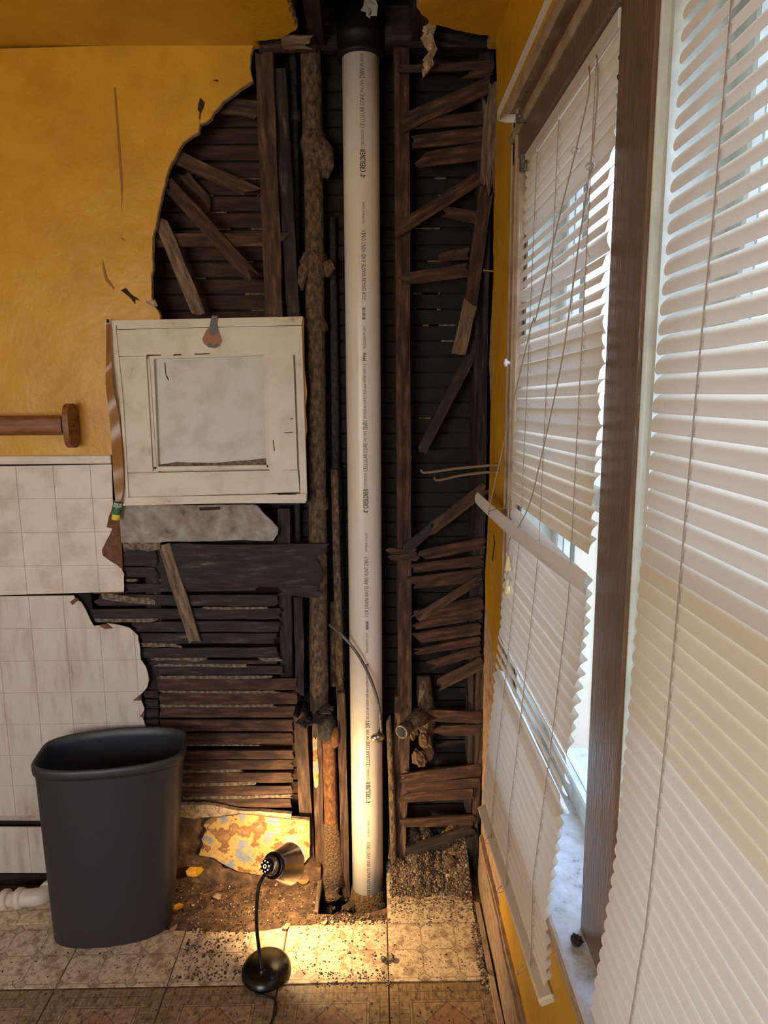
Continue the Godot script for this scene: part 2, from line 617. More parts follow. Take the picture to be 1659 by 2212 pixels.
# the print of one vinyl tile: three by three octagons with small squares on their corners, worn and dirty
func octagon_print() -> Image:
	var n := FastNoiseLite.new()
	n.seed = 61
	n.frequency = 0.03
	n.fractal_octaves = 5
	var big := FastNoiseLite.new()
	big.seed = 62
	big.frequency = 0.008
	big.fractal_octaves = 4
	var im := Image.create(512, 512, false, Image.FORMAT_RGB8)
	for y in 512:
		for x in 512:
			var u := fposmod(x / 170.667 + 0.02, 1.0) - 0.5
			var v := fposmod(y / 170.667 + 0.15, 1.0) - 0.5
			var a := 0.5 - absf(u)
			var b := 0.5 - absf(v)
			var marble := n.get_noise_2d(x, y)
			var c := Color(0.83, 0.75, 0.63).lerp(Color(0.70, 0.60, 0.47), clampf(marble * 1.3 + 0.25, 0, 1))
			var diag := (a + b - 0.18) * 0.7071
			if diag < 0.0:
				c = Color(0.76, 0.69, 0.58).lerp(Color(0.66, 0.57, 0.46), clampf(marble + 0.4, 0, 1))
			var edge := minf(absf(diag), minf(a, b) if diag > -0.01 else 1.0)
			if edge < 0.018:
				c = c.lerp(Color(0.52, 0.42, 0.32), 0.6)
			c = c.lerp(Color(0.36, 0.25, 0.16), clampf(big.get_noise_2d(x, y) * 1.4 - 0.2, 0, 0.35))
			if n.get_noise_2d(x * 3 + 900, y * 3) > 0.46:
				c = c.lerp(Color(0.25, 0.16, 0.1), 0.7)
			im.set_pixel(x, y, c)
	return im


# the print of the brown tiles: a border of short staves round a square with a lozenge
func parquet_print() -> Image:
	var n := FastNoiseLite.new()
	n.seed = 63
	n.frequency = 0.025
	n.fractal_octaves = 5
	var im := Image.create(512, 512, false, Image.FORMAT_RGB8)
	for y in 512:
		for x in 512:
			var u := x / 512.0
			var v := y / 512.0
			var e := minf(minf(u, 1.0 - u), minf(v, 1.0 - v))
			var run := u if minf(v, 1.0 - v) < minf(u, 1.0 - u) else v
			var k := n.get_noise_2d(x, y)
			var c := Color(0.54, 0.43, 0.32).lerp(Color(0.66, 0.55, 0.43), clampf(k + 0.5, 0, 1))
			if e < 0.17:
				c = Color(0.50, 0.40, 0.29).lerp(Color(0.60, 0.51, 0.38), clampf(k + 0.5, 0, 1))
				if fposmod(run * 26.0, 1.0) < 0.16 or absf(e - 0.085) < 0.006:
					c = c.darkened(0.22)
			elif absf(e - 0.17) < 0.008 or absf(e - 0.2) < 0.005:
				c = c.darkened(0.3)
			elif absf(absf(u - 0.5) + absf(v - 0.5) - 0.3) < 0.008:
				c = c.darkened(0.3)
			elif absf(u - 0.5) + absf(v - 0.5) < 0.3:
				c = c.lerp(Color(0.56, 0.39, 0.27), 0.5)
			c = c.lerp(Color(0.2, 0.14, 0.09), clampf(n.get_noise_2d(x + 700, y * 0.7) * 1.3 - 0.2, 0, 0.5))
			im.set_pixel(x, y, c)
	return im


# ------------------------------------------------------------ the room

func build_shell() -> void:
	var w := setting("wall_left", "plain pale plaster wall on the far side of the room from the blinds")
	put(w, "plaster_coat", box(Vector3(-3.3, -0.3, -0.2), Vector3(-3.15, 3.0, 4.1)), M.panel_white)
	var f := setting("wall_front", "plain pale plaster wall behind the viewer with a window opening added for light")  # opening added behind the viewer as a light source for the room
	var outer := rect(-3.3, -0.3, 0.53, 3.0)
	for p in [rect(-3.3, -0.3, -2.3, 3.0), rect(-0.7, -0.3, 0.53, 3.0), rect(-2.3, -0.3, -0.7, 0.95), rect(-2.3, 2.3, -0.7, 3.0)]:
		put(f, "plaster_coat", slab(p, 4.05, 0.15), M.panel_white)
	put(f, "pane", slab(rect(-2.3, 0.95, -0.7, 2.3), 4.02, 0.004), M.glass)
	var sash := begin()
	for p in [rect(-2.3, 0.95, -2.25, 2.3), rect(-0.75, 0.95, -0.7, 2.3), rect(-2.3, 0.95, -0.7, 1.0), rect(-2.3, 2.25, -0.7, 2.3), rect(-1.52, 0.95, -1.48, 2.3)]:
		add_slab(sash, p, 4.0, 0.04)
	put(f, "window_frame", done(sash), M.jamb_paint)
	if outer.is_empty():
		return


func build_ceiling() -> void:
	var c := setting("ceiling", "yellow painted plaster ceiling torn open above the drain pipe")
	var torn := jag(PackedVector2Array([Vector2(-0.337,0.028), Vector2(-0.27,0.039), Vector2(-0.21,0.096), Vector2(-0.213,0.157), Vector2(-0.218,0.246), Vector2(-0.24, 0.40), Vector2(-0.1, 0.5), Vector2(0.1, 0.46), Vector2(0.141,0.252), Vector2(0.131,0.211), Vector2(0.153,0.168), Vector2(0.173,0.128), Vector2(0.256,0.091), Vector2(0.359,0.054)]), 0.012, 0.004, 3)
	torn.append(Vector2(0.36, -0.4))
	torn.append(Vector2(-0.30, -0.4))
	var whole := rect(-3.2, -0.02, 0.40, 4.0)
	for p in Geometry2D.clip_polygons(whole, torn):
		var o := put(c, "plaster_coat", slab(p, 0.0, 0.004), M.yellow)
		o.transform = Transform3D(Basis(Vector3(1, 0, 0), Vector3(0, 0, 1), Vector3(0, -1, 0)), Vector3(0, 2.79, 0))
	for p in Geometry2D.clip_polygons(whole, Geometry2D.offset_polygon(torn, -0.003)[0]):
		var o := put(c, "plaster_core", slab(p, 0.0, 0.02), M.core)
		o.transform = Transform3D(Basis(Vector3(1, 0, 0), Vector3(0, 0, 1), Vector3(0, -1, 0)), Vector3(0, 2.794, 0))
	lay(c, "joist", Vector3(-0.205, 2.90, -0.18), Vector3(-0.205, 2.90, 2.0), 0.17, 0.045, M.stud1, 0, 0, 0.02, Vector3(1, 0, 0))
	lay(c, "joist", Vector3(-0.135, 2.905, -0.18), Vector3(-0.13, 2.905, 2.0), 0.18, 0.045, M.soot1, 0, 0, 0.02, Vector3(1, 0, 0))
	lay(c, "joist", Vector3(0.165, 2.90, -0.18), Vector3(0.165, 2.90, 2.0), 0.17, 0.045, M.soot2, 0, 0, 0.02, Vector3(1, 0, 0))
	lay(c, "blocking", Vector3(-0.3, 2.87, -0.06), Vector3(0.4, 2.87, -0.06), 0.12, 0.04, M.soot0)
	for k in 2:
		lay(c, "ceiling_lath", Vector3(-0.26, 2.786, 0.012 + 0.03 * k), Vector3(-0.185 + 0.012 * k, 2.784, 0.016 + 0.03 * k), 0.024, 0.006, M.weathered3, 0, 0.03, 0.2, Vector3(0, -0.8, 0.6))
	put(c, "floor_above", box(Vector3(-3.3, 3.0, -0.4), Vector3(0.6, 3.1, 4.1)), M.dark_void)


func tile_mesh(poly: PackedVector2Array, cell: Rect2, t: float) -> ArrayMesh:
	# poly in (x, z); uv over the whole cell, so that the print lies as on a whole tile
	var s := begin()
	var p := poly.duplicate()
	if area(p) < 0.0:
		p.reverse()
	var idx := Geometry2D.triangulate_polygon(p)
	for i in range(0, idx.size(), 3):
		var q := [p[idx[i]], p[idx[i + 1]], p[idx[i + 2]]]
		if (q[1] - q[0]).cross(q[2] - q[0]) < 0.0:
			q = [q[0], q[2], q[1]]
		for v: Vector2 in [q[0], q[1], q[2]]:
			s.set_uv((v - cell.position) / cell.size)
			s.add_vertex(Vector3(v.x, t, v.y))
	for i in p.size():
		var a := p[i]
		var b := p[(i + 1) % p.size()]
		for v: Vector3 in [Vector3(a.x, 0, a.y), Vector3(b.x, 0, b.y), Vector3(b.x, t, b.y), Vector3(a.x, 0, a.y), Vector3(b.x, t, b.y), Vector3(a.x, t, a.y)]:
			s.set_uv((Vector2(v.x, v.z) - cell.position) / cell.size)
			s.add_vertex(v)
	return done(s)


func build_floor() -> void:
	var f := setting("floor", "bare brown subfloor with worn printed vinyl tiles along its front")
	var hole := PackedVector2Array([Vector2(-0.205, -0.3), Vector2(-0.2, 0.02), Vector2(-0.208,0.157), Vector2(-0.084,0.166), Vector2(-0.024,0.157), Vector2(0.03, 0.135), Vector2(0.045, 0.09), Vector2(0.05, -0.3)])
	for p in Geometry2D.clip_polygons(rect(-3.3, -0.20, 0.53, 4.1), hole):
		var o := put(f, "subfloor", slab(p, 0.0, 0.022), M.vinyl_under)
		o.transform = Transform3D(Basis(Vector3(1, 0, 0), Vector3(0, 0, -1), Vector3(0, 1, 0)) * Basis.from_scale(Vector3(1, -1, 1)), Vector3.ZERO)
	put(f, "ground", box(Vector3(-3.3, -0.35, -0.3), Vector3(0.6, -0.22, 4.1)), M.dirt)
	lay(f, "floor_joist", Vector3(-0.235, -0.11, -0.2), Vector3(-0.235, -0.11, 0.3), 0.17, 0.04, M.soot3, 0, 0, 0.03, Vector3(1, 0, 0))
	lay(f, "plywood_edge", Vector3(-0.203, -0.008, -0.02), Vector3(-0.203, -0.008, 0.155), 0.026, 0.012, M.weathered0, 0, 0, 0.08, Vector3(1, 0, 0))
	# printed vinyl tiles: columns 0.334 wide
	var xs := [-1.971, -1.637, -1.303, -0.969, -0.635, -0.301, 0.033]
	var cut := jag(PackedVector2Array([Vector2(-3.2, 0.16), Vector2(-1.02, 0.165), Vector2(-0.80, 0.21), Vector2(-0.67,0.227), Vector2(-0.607,0.232), Vector2(-0.529,0.238), Vector2(-0.392,0.235), Vector2(-0.317,0.222), Vector2(-0.272,0.213), Vector2(-0.179,0.211), Vector2(0.036,0.193), Vector2(0.031, 0.0), Vector2(0.04, -0.2), Vector2(0.5, -0.2)]), 0.02, 0.005, 9)
	var keep := cut.duplicate()
	keep.append(Vector2(0.5, 0.449))
	keep.append(Vector2(-3.2, 0.449))
	for x: float in xs:
		for z: float in [-0.215, 0.119]:
			var cell := Rect2(x, z, 0.334, 0.334)
			var p0 := rect(x + 0.0015, z + 0.0015, minf(x + 0.3325, 0.329), z + 0.3325)
			if is_equal_approx(x, -0.301):
				p0 = PackedVector2Array([Vector2(x + 0.006, z), Vector2(x + 0.332, z + 0.001), Vector2(x + 0.332, z + 0.332), Vector2(x + 0.002, z + 0.332)])
			for p in Geometry2D.intersect_polygons(p0, keep):
				if absf(area(p)) > 0.0008:
					put(f, "tile", tile_mesh(p, cell, 0.0035), M.octagon)
		for row in 3:
			var z := 0.459 + 0.335 * row
			put(f, "tile", tile_mesh(rect(x + 0.0025, z, minf(x + 0.3315, 0.352), z + 0.332), Rect2(x, z, 0.334, 0.334), 0.0035), M.parquet)
	var rest := rect(-3.15, 1.46, 0.37, 3.95)
	put(f, "linoleum", tile_mesh(rest, Rect2(-3.2, 1.46, 0.334, 0.334), 0.003), M.parquet)


func build_wall_back() -> void:
	var w := setting("wall_back", "torn open yellow plaster and white tileboard wall showing its laths and studs")
	# the coat of yellow paint and the plaster below it
	var torn := jag(PackedVector2Array([Vector2(-0.341,2.801), Vector2(-0.358,2.766), Vector2(-0.362,2.725), Vector2(-0.355,2.695), Vector2(-0.408,2.662), Vector2(-0.434,2.646), Vector2(-0.5,2.58), Vector2(-0.518,2.575)]), 0.016, 0.0035, 21)
	torn.append_array(PackedVector2Array([Vector2(-0.52,2.585), Vector2(-0.517,2.604), Vector2(-0.523,2.611), Vector2(-0.52,2.627), Vector2(-0.513,2.644), Vector2(-0.503,2.632), Vector2(-0.506,2.619), Vector2(-0.514,2.604), Vector2(-0.517,2.585), Vector2(-0.52,2.57)]))
	torn.append_array(jag(PackedVector2Array([Vector2(-0.525,2.55), Vector2(-0.573,2.522), Vector2(-0.588,2.501), Vector2(-0.611,2.464), Vector2(-0.632,2.416), Vector2(-0.647,2.369), Vector2(-0.664,2.308), Vector2(-0.679,2.259), Vector2(-0.688,2.179), Vector2(-0.697,2.067), Vector2(-0.691,2.036), Vector2(-0.673,2.008)]), 0.016, 0.003, 22))
	var coat := PackedVector2Array([Vector2(-2.329,2.765), Vector2(-1.103,2.781)])
	coat.append_array(torn)
	coat.append_array(PackedVector2Array([Vector2(-0.675,1.982), Vector2(-0.814,1.983), Vector2(-0.85,1.567), Vector2(-1.218,1.564), Vector2(-2.559,1.554)]))
	put(w, "plaster_coat", slab(coat, 0.0, 0.003), M.yellow)
	var under := Geometry2D.offset_polygon(coat, 0.0018)
	put(w, "plaster_core", slab(under[0], -0.003, 0.018), M.core)
	for p in [[Vector2(-0.772,2.674), Vector2(-0.766,2.676), Vector2(-0.764,2.53), Vector2(-0.762,2.408), Vector2(-0.772,2.317), Vector2(-0.77,2.398), Vector2(-0.771,2.531)], [Vector2(-0.842,2.18), Vector2(-0.836,2.159), Vector2(-0.83,2.124), Vector2(-0.809,2.093), Vector2(-0.812,2.087), Vector2(-0.837,2.116), Vector2(-0.842,2.145)], [Vector2(-0.779,2.246), Vector2(-0.77,2.24), Vector2(-0.768,2.233), Vector2(-0.778,2.239)]]:
		put(w, "paint_crack", slab(PackedVector2Array(p), 0.0012, 0.0012), M.crack)
	for p in [[Vector2(-0.791,2.086), Vector2(-0.774,2.093), Vector2(-0.758,2.073), Vector2(-0.741,2.062), Vector2(-0.73,2.053), Vector2(-0.746,2.058), Vector2(-0.748,2.043), Vector2(-0.765,2.065)], [Vector2(-0.473,2.695), Vector2(-0.459,2.697), Vector2(-0.457,2.69)]]:
		put(w, "chip_hole_patch", slab(PackedVector2Array(p), 0.0008, 0.0008), M.dark_brown)
	put(w, "chip_hole_patch", slab(PackedVector2Array([Vector2(-0.52,2.585), Vector2(-0.517,2.604), Vector2(-0.523,2.611), Vector2(-0.52,2.627), Vector2(-0.513,2.645), Vector2(-0.501,2.632), Vector2(-0.505,2.618), Vector2(-0.513,2.604), Vector2(-0.518,2.585)]), 0.0034, 0.0006), M.dark_brown)  # dark patch in place of a deep hole; its shade is painted on
	put(w, "plaster_crumb", slab(jag(PackedVector2Array([Vector2(-0.713,2.053), Vector2(-0.684,2.056), Vector2(-0.677,2.036), Vector2(-0.694,2.036), Vector2(-0.713,2.046)]), 0.02, 0.001, 2), 0.004, 0.006), M.core)
	# tileboard: two sheets of white tiles below the yellow paint
	put(w, "cap_strip", box(Vector3(-3.15, Vector2(-1.221,1.539).y, -0.004), Vector3(Vector2(-0.856,1.567).x, Vector2(-1.068,1.567).y, 0.009), 0.003), M.tile_upper)
	var upper := PackedVector2Array([Vector2(-2.565,1.521), Vector2(-0.858,1.536)])
	upper.append_array(jag(PackedVector2Array([Vector2(-0.863,1.403), Vector2(-0.885,1.341), Vector2(-0.889,1.327), Vector2(-0.871,1.322), Vector2(-0.893,1.281), Vector2(-0.91,1.25), Vector2(-0.909,1.231), Vector2(-0.885,1.211), Vector2(-0.85,1.185), Vector2(-0.842,1.166), Vector2(-0.847,1.105)]), 0.02, 0.002, 31))
	upper.append_array(PackedVector2Array([Vector2(-1.263,1.097), Vector2(-2.65,1.073)]))
	tiles(w, upper, [-3.1, 24, Vector2(-1.171,1.39).x, 0.121], Vector2(-1.07,1.538).y, 0.1135, 5, "tile_upper", 0.0)
	put(w, "torn_backing", slab(PackedVector2Array([Vector2(-0.868,1.418), Vector2(-0.834,1.418), Vector2(-0.844,1.27), Vector2(-0.849,1.099), Vector2(-0.952,1.098), Vector2(-0.931,1.388)]), -0.0035, 0.003), M.hardboard)
	var lower := PackedVector2Array([Vector2(-2.65,1.072), Vector2(-1.263,1.093), Vector2(-1.015,1.094)])
	lower.append_array(jag(PackedVector2Array([Vector2(-1.007,1.078), Vector2(-0.992,1.071), Vector2(-0.978,1.041), Vector2(-0.956,0.986), Vector2(-0.929,0.989), Vector2(-0.91,0.995), Vector2(-0.882,0.991), Vector2(-0.836,0.978), Vector2(-0.809,0.951), Vector2(-0.804,0.904), Vector2(-0.804,0.863), Vector2(-0.789,0.838), Vector2(-0.781,0.79), Vector2(-0.789,0.762), Vector2(-0.813,0.736), Vector2(-0.811,0.711), Vector2(-0.803,0.685), Vector2(-0.812,0.654), Vector2(-0.803,0.613), Vector2(-0.795,0.564)]), 0.02, 0.002, 32))
	lower.append_array(PackedVector2Array([Vector2(-0.8,0.255), Vector2(-1.342,0.268), Vector2(-2.804,0.26)]))
	tiles(w, lower, [-3.1, 24, Vector2(-1.167,0.826).x, 0.1155], Vector2(-1.108,1.095).y, 0.1155, 7, "tile_lower", 0.002)
	for p in [[Vector2(-1.029,1.071), Vector2(-1.009,1.087), Vector2(-0.997,1.081), Vector2(-1.02,1.061)], [Vector2(-0.937,0.989), Vector2(-0.91,0.995), Vector2(-0.89,0.978), Vector2(-0.917,0.975)], [Vector2(-0.84,0.716), Vector2(-0.81,0.74), Vector2(-0.811,0.716)], [Vector2(-0.82,0.658), Vector2(-0.804,0.678), Vector2(-0.806,0.651)]]:
		put(w, "torn_backing", slab(PackedVector2Array(p), 0.0045, 0.003), M.hardboard)
	var skirt := PackedVector2Array([Vector2(-2.806,0.23), Vector2(-1.342,0.245), Vector2(-0.801,0.233), Vector2(-0.811,0.053), Vector2(-1.359,0.063), Vector2(-2.837,0.064)])
	tiles(w, skirt, [-3.1, 24, Vector2(-1.246,0.161).x, 0.235], Vector2(-1.18,0.24).y + 0.02, 0.3, 2, "tile_lower", 0.004)
	put(w, "bottom_strip", box(Vector3(-3.15, 0.0, -0.03), Vector3(-0.72, 0.045, -0.012)), M.soot2)
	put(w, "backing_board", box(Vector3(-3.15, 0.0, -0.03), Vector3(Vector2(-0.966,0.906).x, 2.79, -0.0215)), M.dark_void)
	# the far side of the cavity: laths of the next room's wall, with plaster behind painted dark for the shaded void
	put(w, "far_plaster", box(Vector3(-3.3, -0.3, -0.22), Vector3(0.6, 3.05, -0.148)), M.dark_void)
	for k in 55:
		var y := -0.06 + 0.0518 * k
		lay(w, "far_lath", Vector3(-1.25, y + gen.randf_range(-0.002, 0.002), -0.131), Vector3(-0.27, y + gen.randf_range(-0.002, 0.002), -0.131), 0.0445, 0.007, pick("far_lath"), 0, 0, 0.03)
		lay(w, "far_lath", Vector3(-0.268, y + gen.randf_range(-0.002, 0.002), -0.131), Vector3(0.42, y + gen.randf_range(-0.002, 0.002), -0.131), 0.0445, 0.007, pick("shaded_lath"), 0, 0, 0.03)  # right bay: its shade is put into the lath colour
	for k in 40:
		var x := Vector2(-0.459,2.397).x + gen.randf_range(-0.16, 0.10) if k < 26 else gen.randf_range(0.09, 0.30)
		var y := -0.034 + 0.0518 * (gen.randi() % 16 + 33)
		put(w, "plaster_key", box(Vector3(x, y - 0.003, -0.137), Vector3(x + gen.randf_range(0.03, 0.10), y + 0.002, -0.129)), M.mortar)
	# studs and plates
	lay(w, "stud", Vector3(-0.321,2.786,-0.03), Vector3(-0.316,1.998,-0.03), 0.056, 0.09, M.stud3, 0.01, 0, 0.05)
	lay(w, "stud", Vector3(-0.278,2.746,-0.05), Vector3(-0.255,1.999,-0.05), 0.040, 0.07, M.soot0, 0, 0, 0.04)
	lay(w, "stud", Vector3(0.098,2.802,-0.03), Vector3(0.105,0.662,-0.03), 0.047, 0.09, M.lath0, 0, 0.02, 0.05)
	lay(w, "stud", Vector3(0.101,0.707,-0.04), Vector3(0.075,0.073,-0.04), 0.058, 0.08, M.stud2, 0.02, 0, 0.08)
	lay(w, "stud", Vector3(0.352, -0.1, -0.035), Vector3(0.358, 2.79, -0.035), 0.045, 0.09, M.soot1, 0, 0, 0.05)
	lay(w, "stud", Vector3(-0.306,1.375,-0.045), Vector3(-0.313,0.727,-0.045), 0.042, 0.07, M.soot2, 0, 0.01, 0.06)
	lay(w, "stud", Vector3(-0.264,1.067,-0.04), Vector3(-0.267,0.711,-0.04), 0.030, 0.07, M.soot3, 0, 0.02, 0.1)
	lay(w, "stud", Vector3(-0.746,1.27,-0.032), Vector3(-0.808,0.288,-0.032), 0.052, 0.09, M.soot0, 0, 0, 0.05)
	lay(w, "stud", Vector3(-0.268,0.638,-0.03), Vector3(-0.249,0.029,-0.03), 0.046, 0.09, M.stud0, 0.02, 0.02, 0.08)
	lay(w, "stud", Vector3(-0.21,0.608,-0.035), Vector3(-0.21,-0.023,-0.035), 0.032, 0.08, M.stud1, 0.02, 0.02, 0.08)
	lay(w, "stud", Vector3(-0.122,0.714,-0.03), Vector3(-0.115,-0.088,-0.03), 0.028, 0.09, M.stud2, 0.02, 0.0, 0.06)
	lay(w, "stud", Vector3(0.372,0.849,-0.02), Vector3(0.362,0.193,-0.02), 0.026, 0.05, M.stud3, 0.02, 0.03, 0.15)
	lay(w, "peeling_strip", Vector3(-0.217,0.555,-0.028), Vector3(-0.215,0.353,-0.028), 0.018, 0.004, M.peeling, 0.02, 0.03, 0.3)
	lay(w, "top_plate", Vector3(-0.339,2.797,-0.02), Vector3(-0.163,2.801,-0.02), 0.030, 0.012, M.lath1, 0.01, 0.0, 0.06)
	lay(w, "top_plate", Vector3(0.047,2.823,-0.025), Vector3(0.374,2.818,-0.025), 0.040, 0.06, M.soot1, 0.0, 0.0, 0.06)
	lay(w, "wide_board", Vector3(-0.723,1.191,-0.012), Vector3(-0.167,1.185,-0.012), 0.150, 0.016, M.soot0, 0.0, 0.04, 0.05)
	lay(w, "short_board", Vector3(-0.329,1.104,-0.008), Vector3(-0.179,1.094,-0.008), 0.040, 0.01, M.soot1, 0.02, 0.02, 0.2)
	for b in [[Vector3(-0.846,1.237,-0.018), Vector3(-0.732,1.229,-0.018), 0.056], [Vector3(-0.849,1.205,-0.018), Vector3(-0.733,1.202,-0.018), 0.028], [Vector3(-0.851,1.168,-0.018), Vector3(-0.739,1.164,-0.018), 0.035]]:
		lay(w, "short_board", b[0], b[1], b[2], 0.01, pick("soot"), 0.0, 0.01, 0.1)
	# laths still nailed on the left
	var dark := [[Vector3(-0.855,1.112,-0.02), Vector3(-0.389,1.106,-0.02), 0.032], [Vector3(-0.954,1.071,-0.02), Vector3(-0.325,1.061,-0.02), 0.038], [Vector3(-0.981,1.02,-0.02), Vector3(-0.317,1.015,-0.02), 0.037], [Vector3(-0.835,0.974,-0.02), Vector3(-0.323,0.968,-0.02), 0.037], [Vector3(-0.814,0.932,-0.02), Vector3(-0.341,0.927,-0.02), 0.037], [Vector3(-0.817,0.88,-0.02), Vector3(-0.326,0.876,-0.02), 0.035], [Vector3(-0.779,0.845,-0.02), Vector3(-0.33,0.841,-0.02), 0.014], [Vector3(-0.763,0.816,-0.02), Vector3(-0.323,0.81,-0.02), 0.032]]
	for i in dark.size():
		var b: Array = dark[i]
		lay(w, "lath", b[0], b[1], b[2], 0.008, pick("soot"), 0.02, 0.02, 0.09, Vector3(0, 0, 1), 1.0, 0.5 if i == 0 else 1.0)
	for b in [[Vector3(-0.758,0.764,-0.018), Vector3(-0.271,0.759,-0.018), 0.040], [Vector3(-0.754,0.711,-0.018), Vector3(-0.276,0.706,-0.018), 0.041], [Vector3(-0.757,0.662,-0.018), Vector3(-0.284,0.656,-0.018), 0.041], [Vector3(-0.76,0.61,-0.018), Vector3(-0.29,0.605,-0.018), 0.041], [Vector3(-0.763,0.56,-0.018), Vector3(-0.293,0.556,-0.018), 0.039], [Vector3(-0.767,0.498,-0.018), Vector3(-0.296,0.495,-0.018), 0.031], [Vector3(-0.769,0.459,-0.018), Vector3(-0.297,0.456,-0.018), 0.036], [Vector3(-0.772,0.411,-0.018), Vector3(-0.299,0.406,-0.018), 0.038], [Vector3(-0.775,0.361,-0.018), Vector3(-0.302,0.355,-0.018), 0.037], [Vector3(-0.777,0.318,-0.018), Vector3(-0.305,0.307,-0.018), 0.033]]:
		lay(w, "lath", b[0], b[1], b[2], 0.008, pick("lath"), 0.004, 0.008, 0.05)
	for b in [[Vector3(-0.815,0.729,-0.016), Vector3(-0.758,0.729,-0.016), 0.029], [Vector3(-0.814,0.695,-0.016), Vector3(-0.76,0.693,-0.016), 0.032], [Vector3(-0.82,0.659,-0.016), Vector3(-0.762,0.66,-0.016), 0.028], [Vector3(-0.816,0.617,-0.016), Vector3(-0.764,0.615,-0.016), 0.039]]:
		lay(w, "lath", b[0], b[1], b[2], 0.008, pick("soot"), 0.015, 0.0, 0.12)
	# plaster squeezed through between the laths
	for b in [[Vector3(-0.85,1.139,-0.018), Vector3(-0.8,1.14,-0.018), 0.009], [Vector3(-0.729,1.138,-0.018), Vector3(-0.643,1.138,-0.018), 0.006], [Vector3(-0.627,1.138,-0.018), Vector3(-0.533,1.139,-0.018), 0.011], [Vector3(-0.936,1.085,-0.016), Vector3(-0.757,1.063,-0.016), 0.022], [Vector3(-0.585,1.038,-0.018), Vector3(-0.361,1.037,-0.018), 0.008], [Vector3(-0.958,0.998,-0.017), Vector3(-0.753,0.996,-0.017), 0.013], [Vector3(-0.814,0.908,-0.018), Vector3(-0.671,0.906,-0.018), 0.013], [Vector3(-0.77,0.857,-0.018), Vector3(-0.578,0.855,-0.018), 0.008], [Vector3(-0.761,0.835,-0.017), Vector3(-0.438,0.83,-0.017), 0.010], [Vector3(-0.754,0.79,-0.017), Vector3(-0.364,0.786,-0.017), 0.010], [Vector3(-0.402,0.851,-0.017), Vector3(-0.328,0.852,-0.017), 0.011], [Vector3(-0.753,0.737,-0.017), Vector3(-0.341,0.731,-0.017), 0.008], [Vector3(-0.756,0.685,-0.017), Vector3(-0.343,0.681,-0.017), 0.010], [Vector3(-0.696,0.434,-0.016), Vector3(-0.474,0.436,-0.016), 0.010], [Vector3(-0.699,0.384,-0.016), Vector3(-0.438,0.387,-0.016), 0.013], [Vector3(-0.701,0.334,-0.016), Vector3(-0.304,0.335,-0.016), 0.012], [Vector3(-0.703,0.304,-0.015), Vector3(-0.57,0.304,-0.015), 0.013], [Vector3(-0.688,0.535,-0.02), Vector3(-0.414,0.531,-0.02), 0.005]]:
		lay(w, "plaster_key", b[0], b[1], b[2], 0.007, M.mortar, 0.015, 0.02, 0.35)
	# laths still nailed on the right of the drain pipe
	for b in [[Vector3(0.089,2.735,-0.02), Vector3(0.377,2.746,-0.02), 0.024], [Vector3(0.285,2.714,-0.024), Vector3(0.378,2.732,-0.024), 0.025], [Vector3(0.115,2.579,-0.022), Vector3(0.355,2.598,-0.022), 0.039], [Vector3(0.122,2.527,-0.02), Vector3(0.361,2.549,-0.02), 0.043], [Vector3(0.15,2.472,-0.018), Vector3(0.356,2.5,-0.018), 0.052], [Vector3(0.224,2.325,-0.022), Vector3(0.342,2.305,-0.022), 0.038], [Vector3(0.225,2.185,-0.022), Vector3(0.314,2.199,-0.022), 0.035], [Vector3(0.087,2.119,-0.019), Vector3(0.309,2.145,-0.019), 0.044]]:
		lay(w, "lath", b[0], b[1], b[2], 0.009, pick("lath"), 0.03, 0.01, 0.1, Vector3(0, 0, 1), 0.8, 1.0)
	for b in [[Vector3(0.044,1.234,-0.012), Vector3(0.144,1.229,-0.012), 0.022], [Vector3(0.037,1.212,-0.012), Vector3(0.152,1.208,-0.012), 0.020], [Vector3(0.144,1.212,-0.016), Vector3(0.377,1.259,-0.016), 0.041], [Vector3(0.129,1.171,-0.018), Vector3(0.372,1.197,-0.018), 0.035], [Vector3(0.126,1.119,-0.016), Vector3(0.373,1.146,-0.016), 0.051], [Vector3(0.145,0.995,-0.018), Vector3(0.371,1.047,-0.018), 0.054], [Vector3(0.138,0.964,-0.017), Vector3(0.372,1.006,-0.017), 0.029], [Vector3(0.135,0.92,-0.018), Vector3(0.37,0.956,-0.018), 0.045], [Vector3(0.132,0.87,-0.017), Vector3(0.37,0.911,-0.017), 0.029], [Vector3(0.186,0.821,-0.02), Vector3(0.371,0.874,-0.02), 0.036], [Vector3(0.194,0.635,-0.018), Vector3(0.378,0.626,-0.018), 0.046], [Vector3(0.214,0.577,-0.018), Vector3(0.376,0.578,-0.018), 0.041], [Vector3(0.087,0.389,-0.018), Vector3(0.375,0.426,-0.018), 0.050], [Vector3(0.096,0.356,-0.016), Vector3(0.375,0.378,-0.016), 0.037], [Vector3(0.092,0.323,-0.014), Vector3(0.352,0.335,-0.014), 0.043], [Vector3(0.089,0.221,-0.016), Vector3(0.358,0.229,-0.016), 0.037]]:
		lay(w, "lath", b[0], b[1], b[2], 0.010, pick("lath"), 0.03, 0.01, 0.12, Vector3(0, 0, 1), 0.85, 1.0)


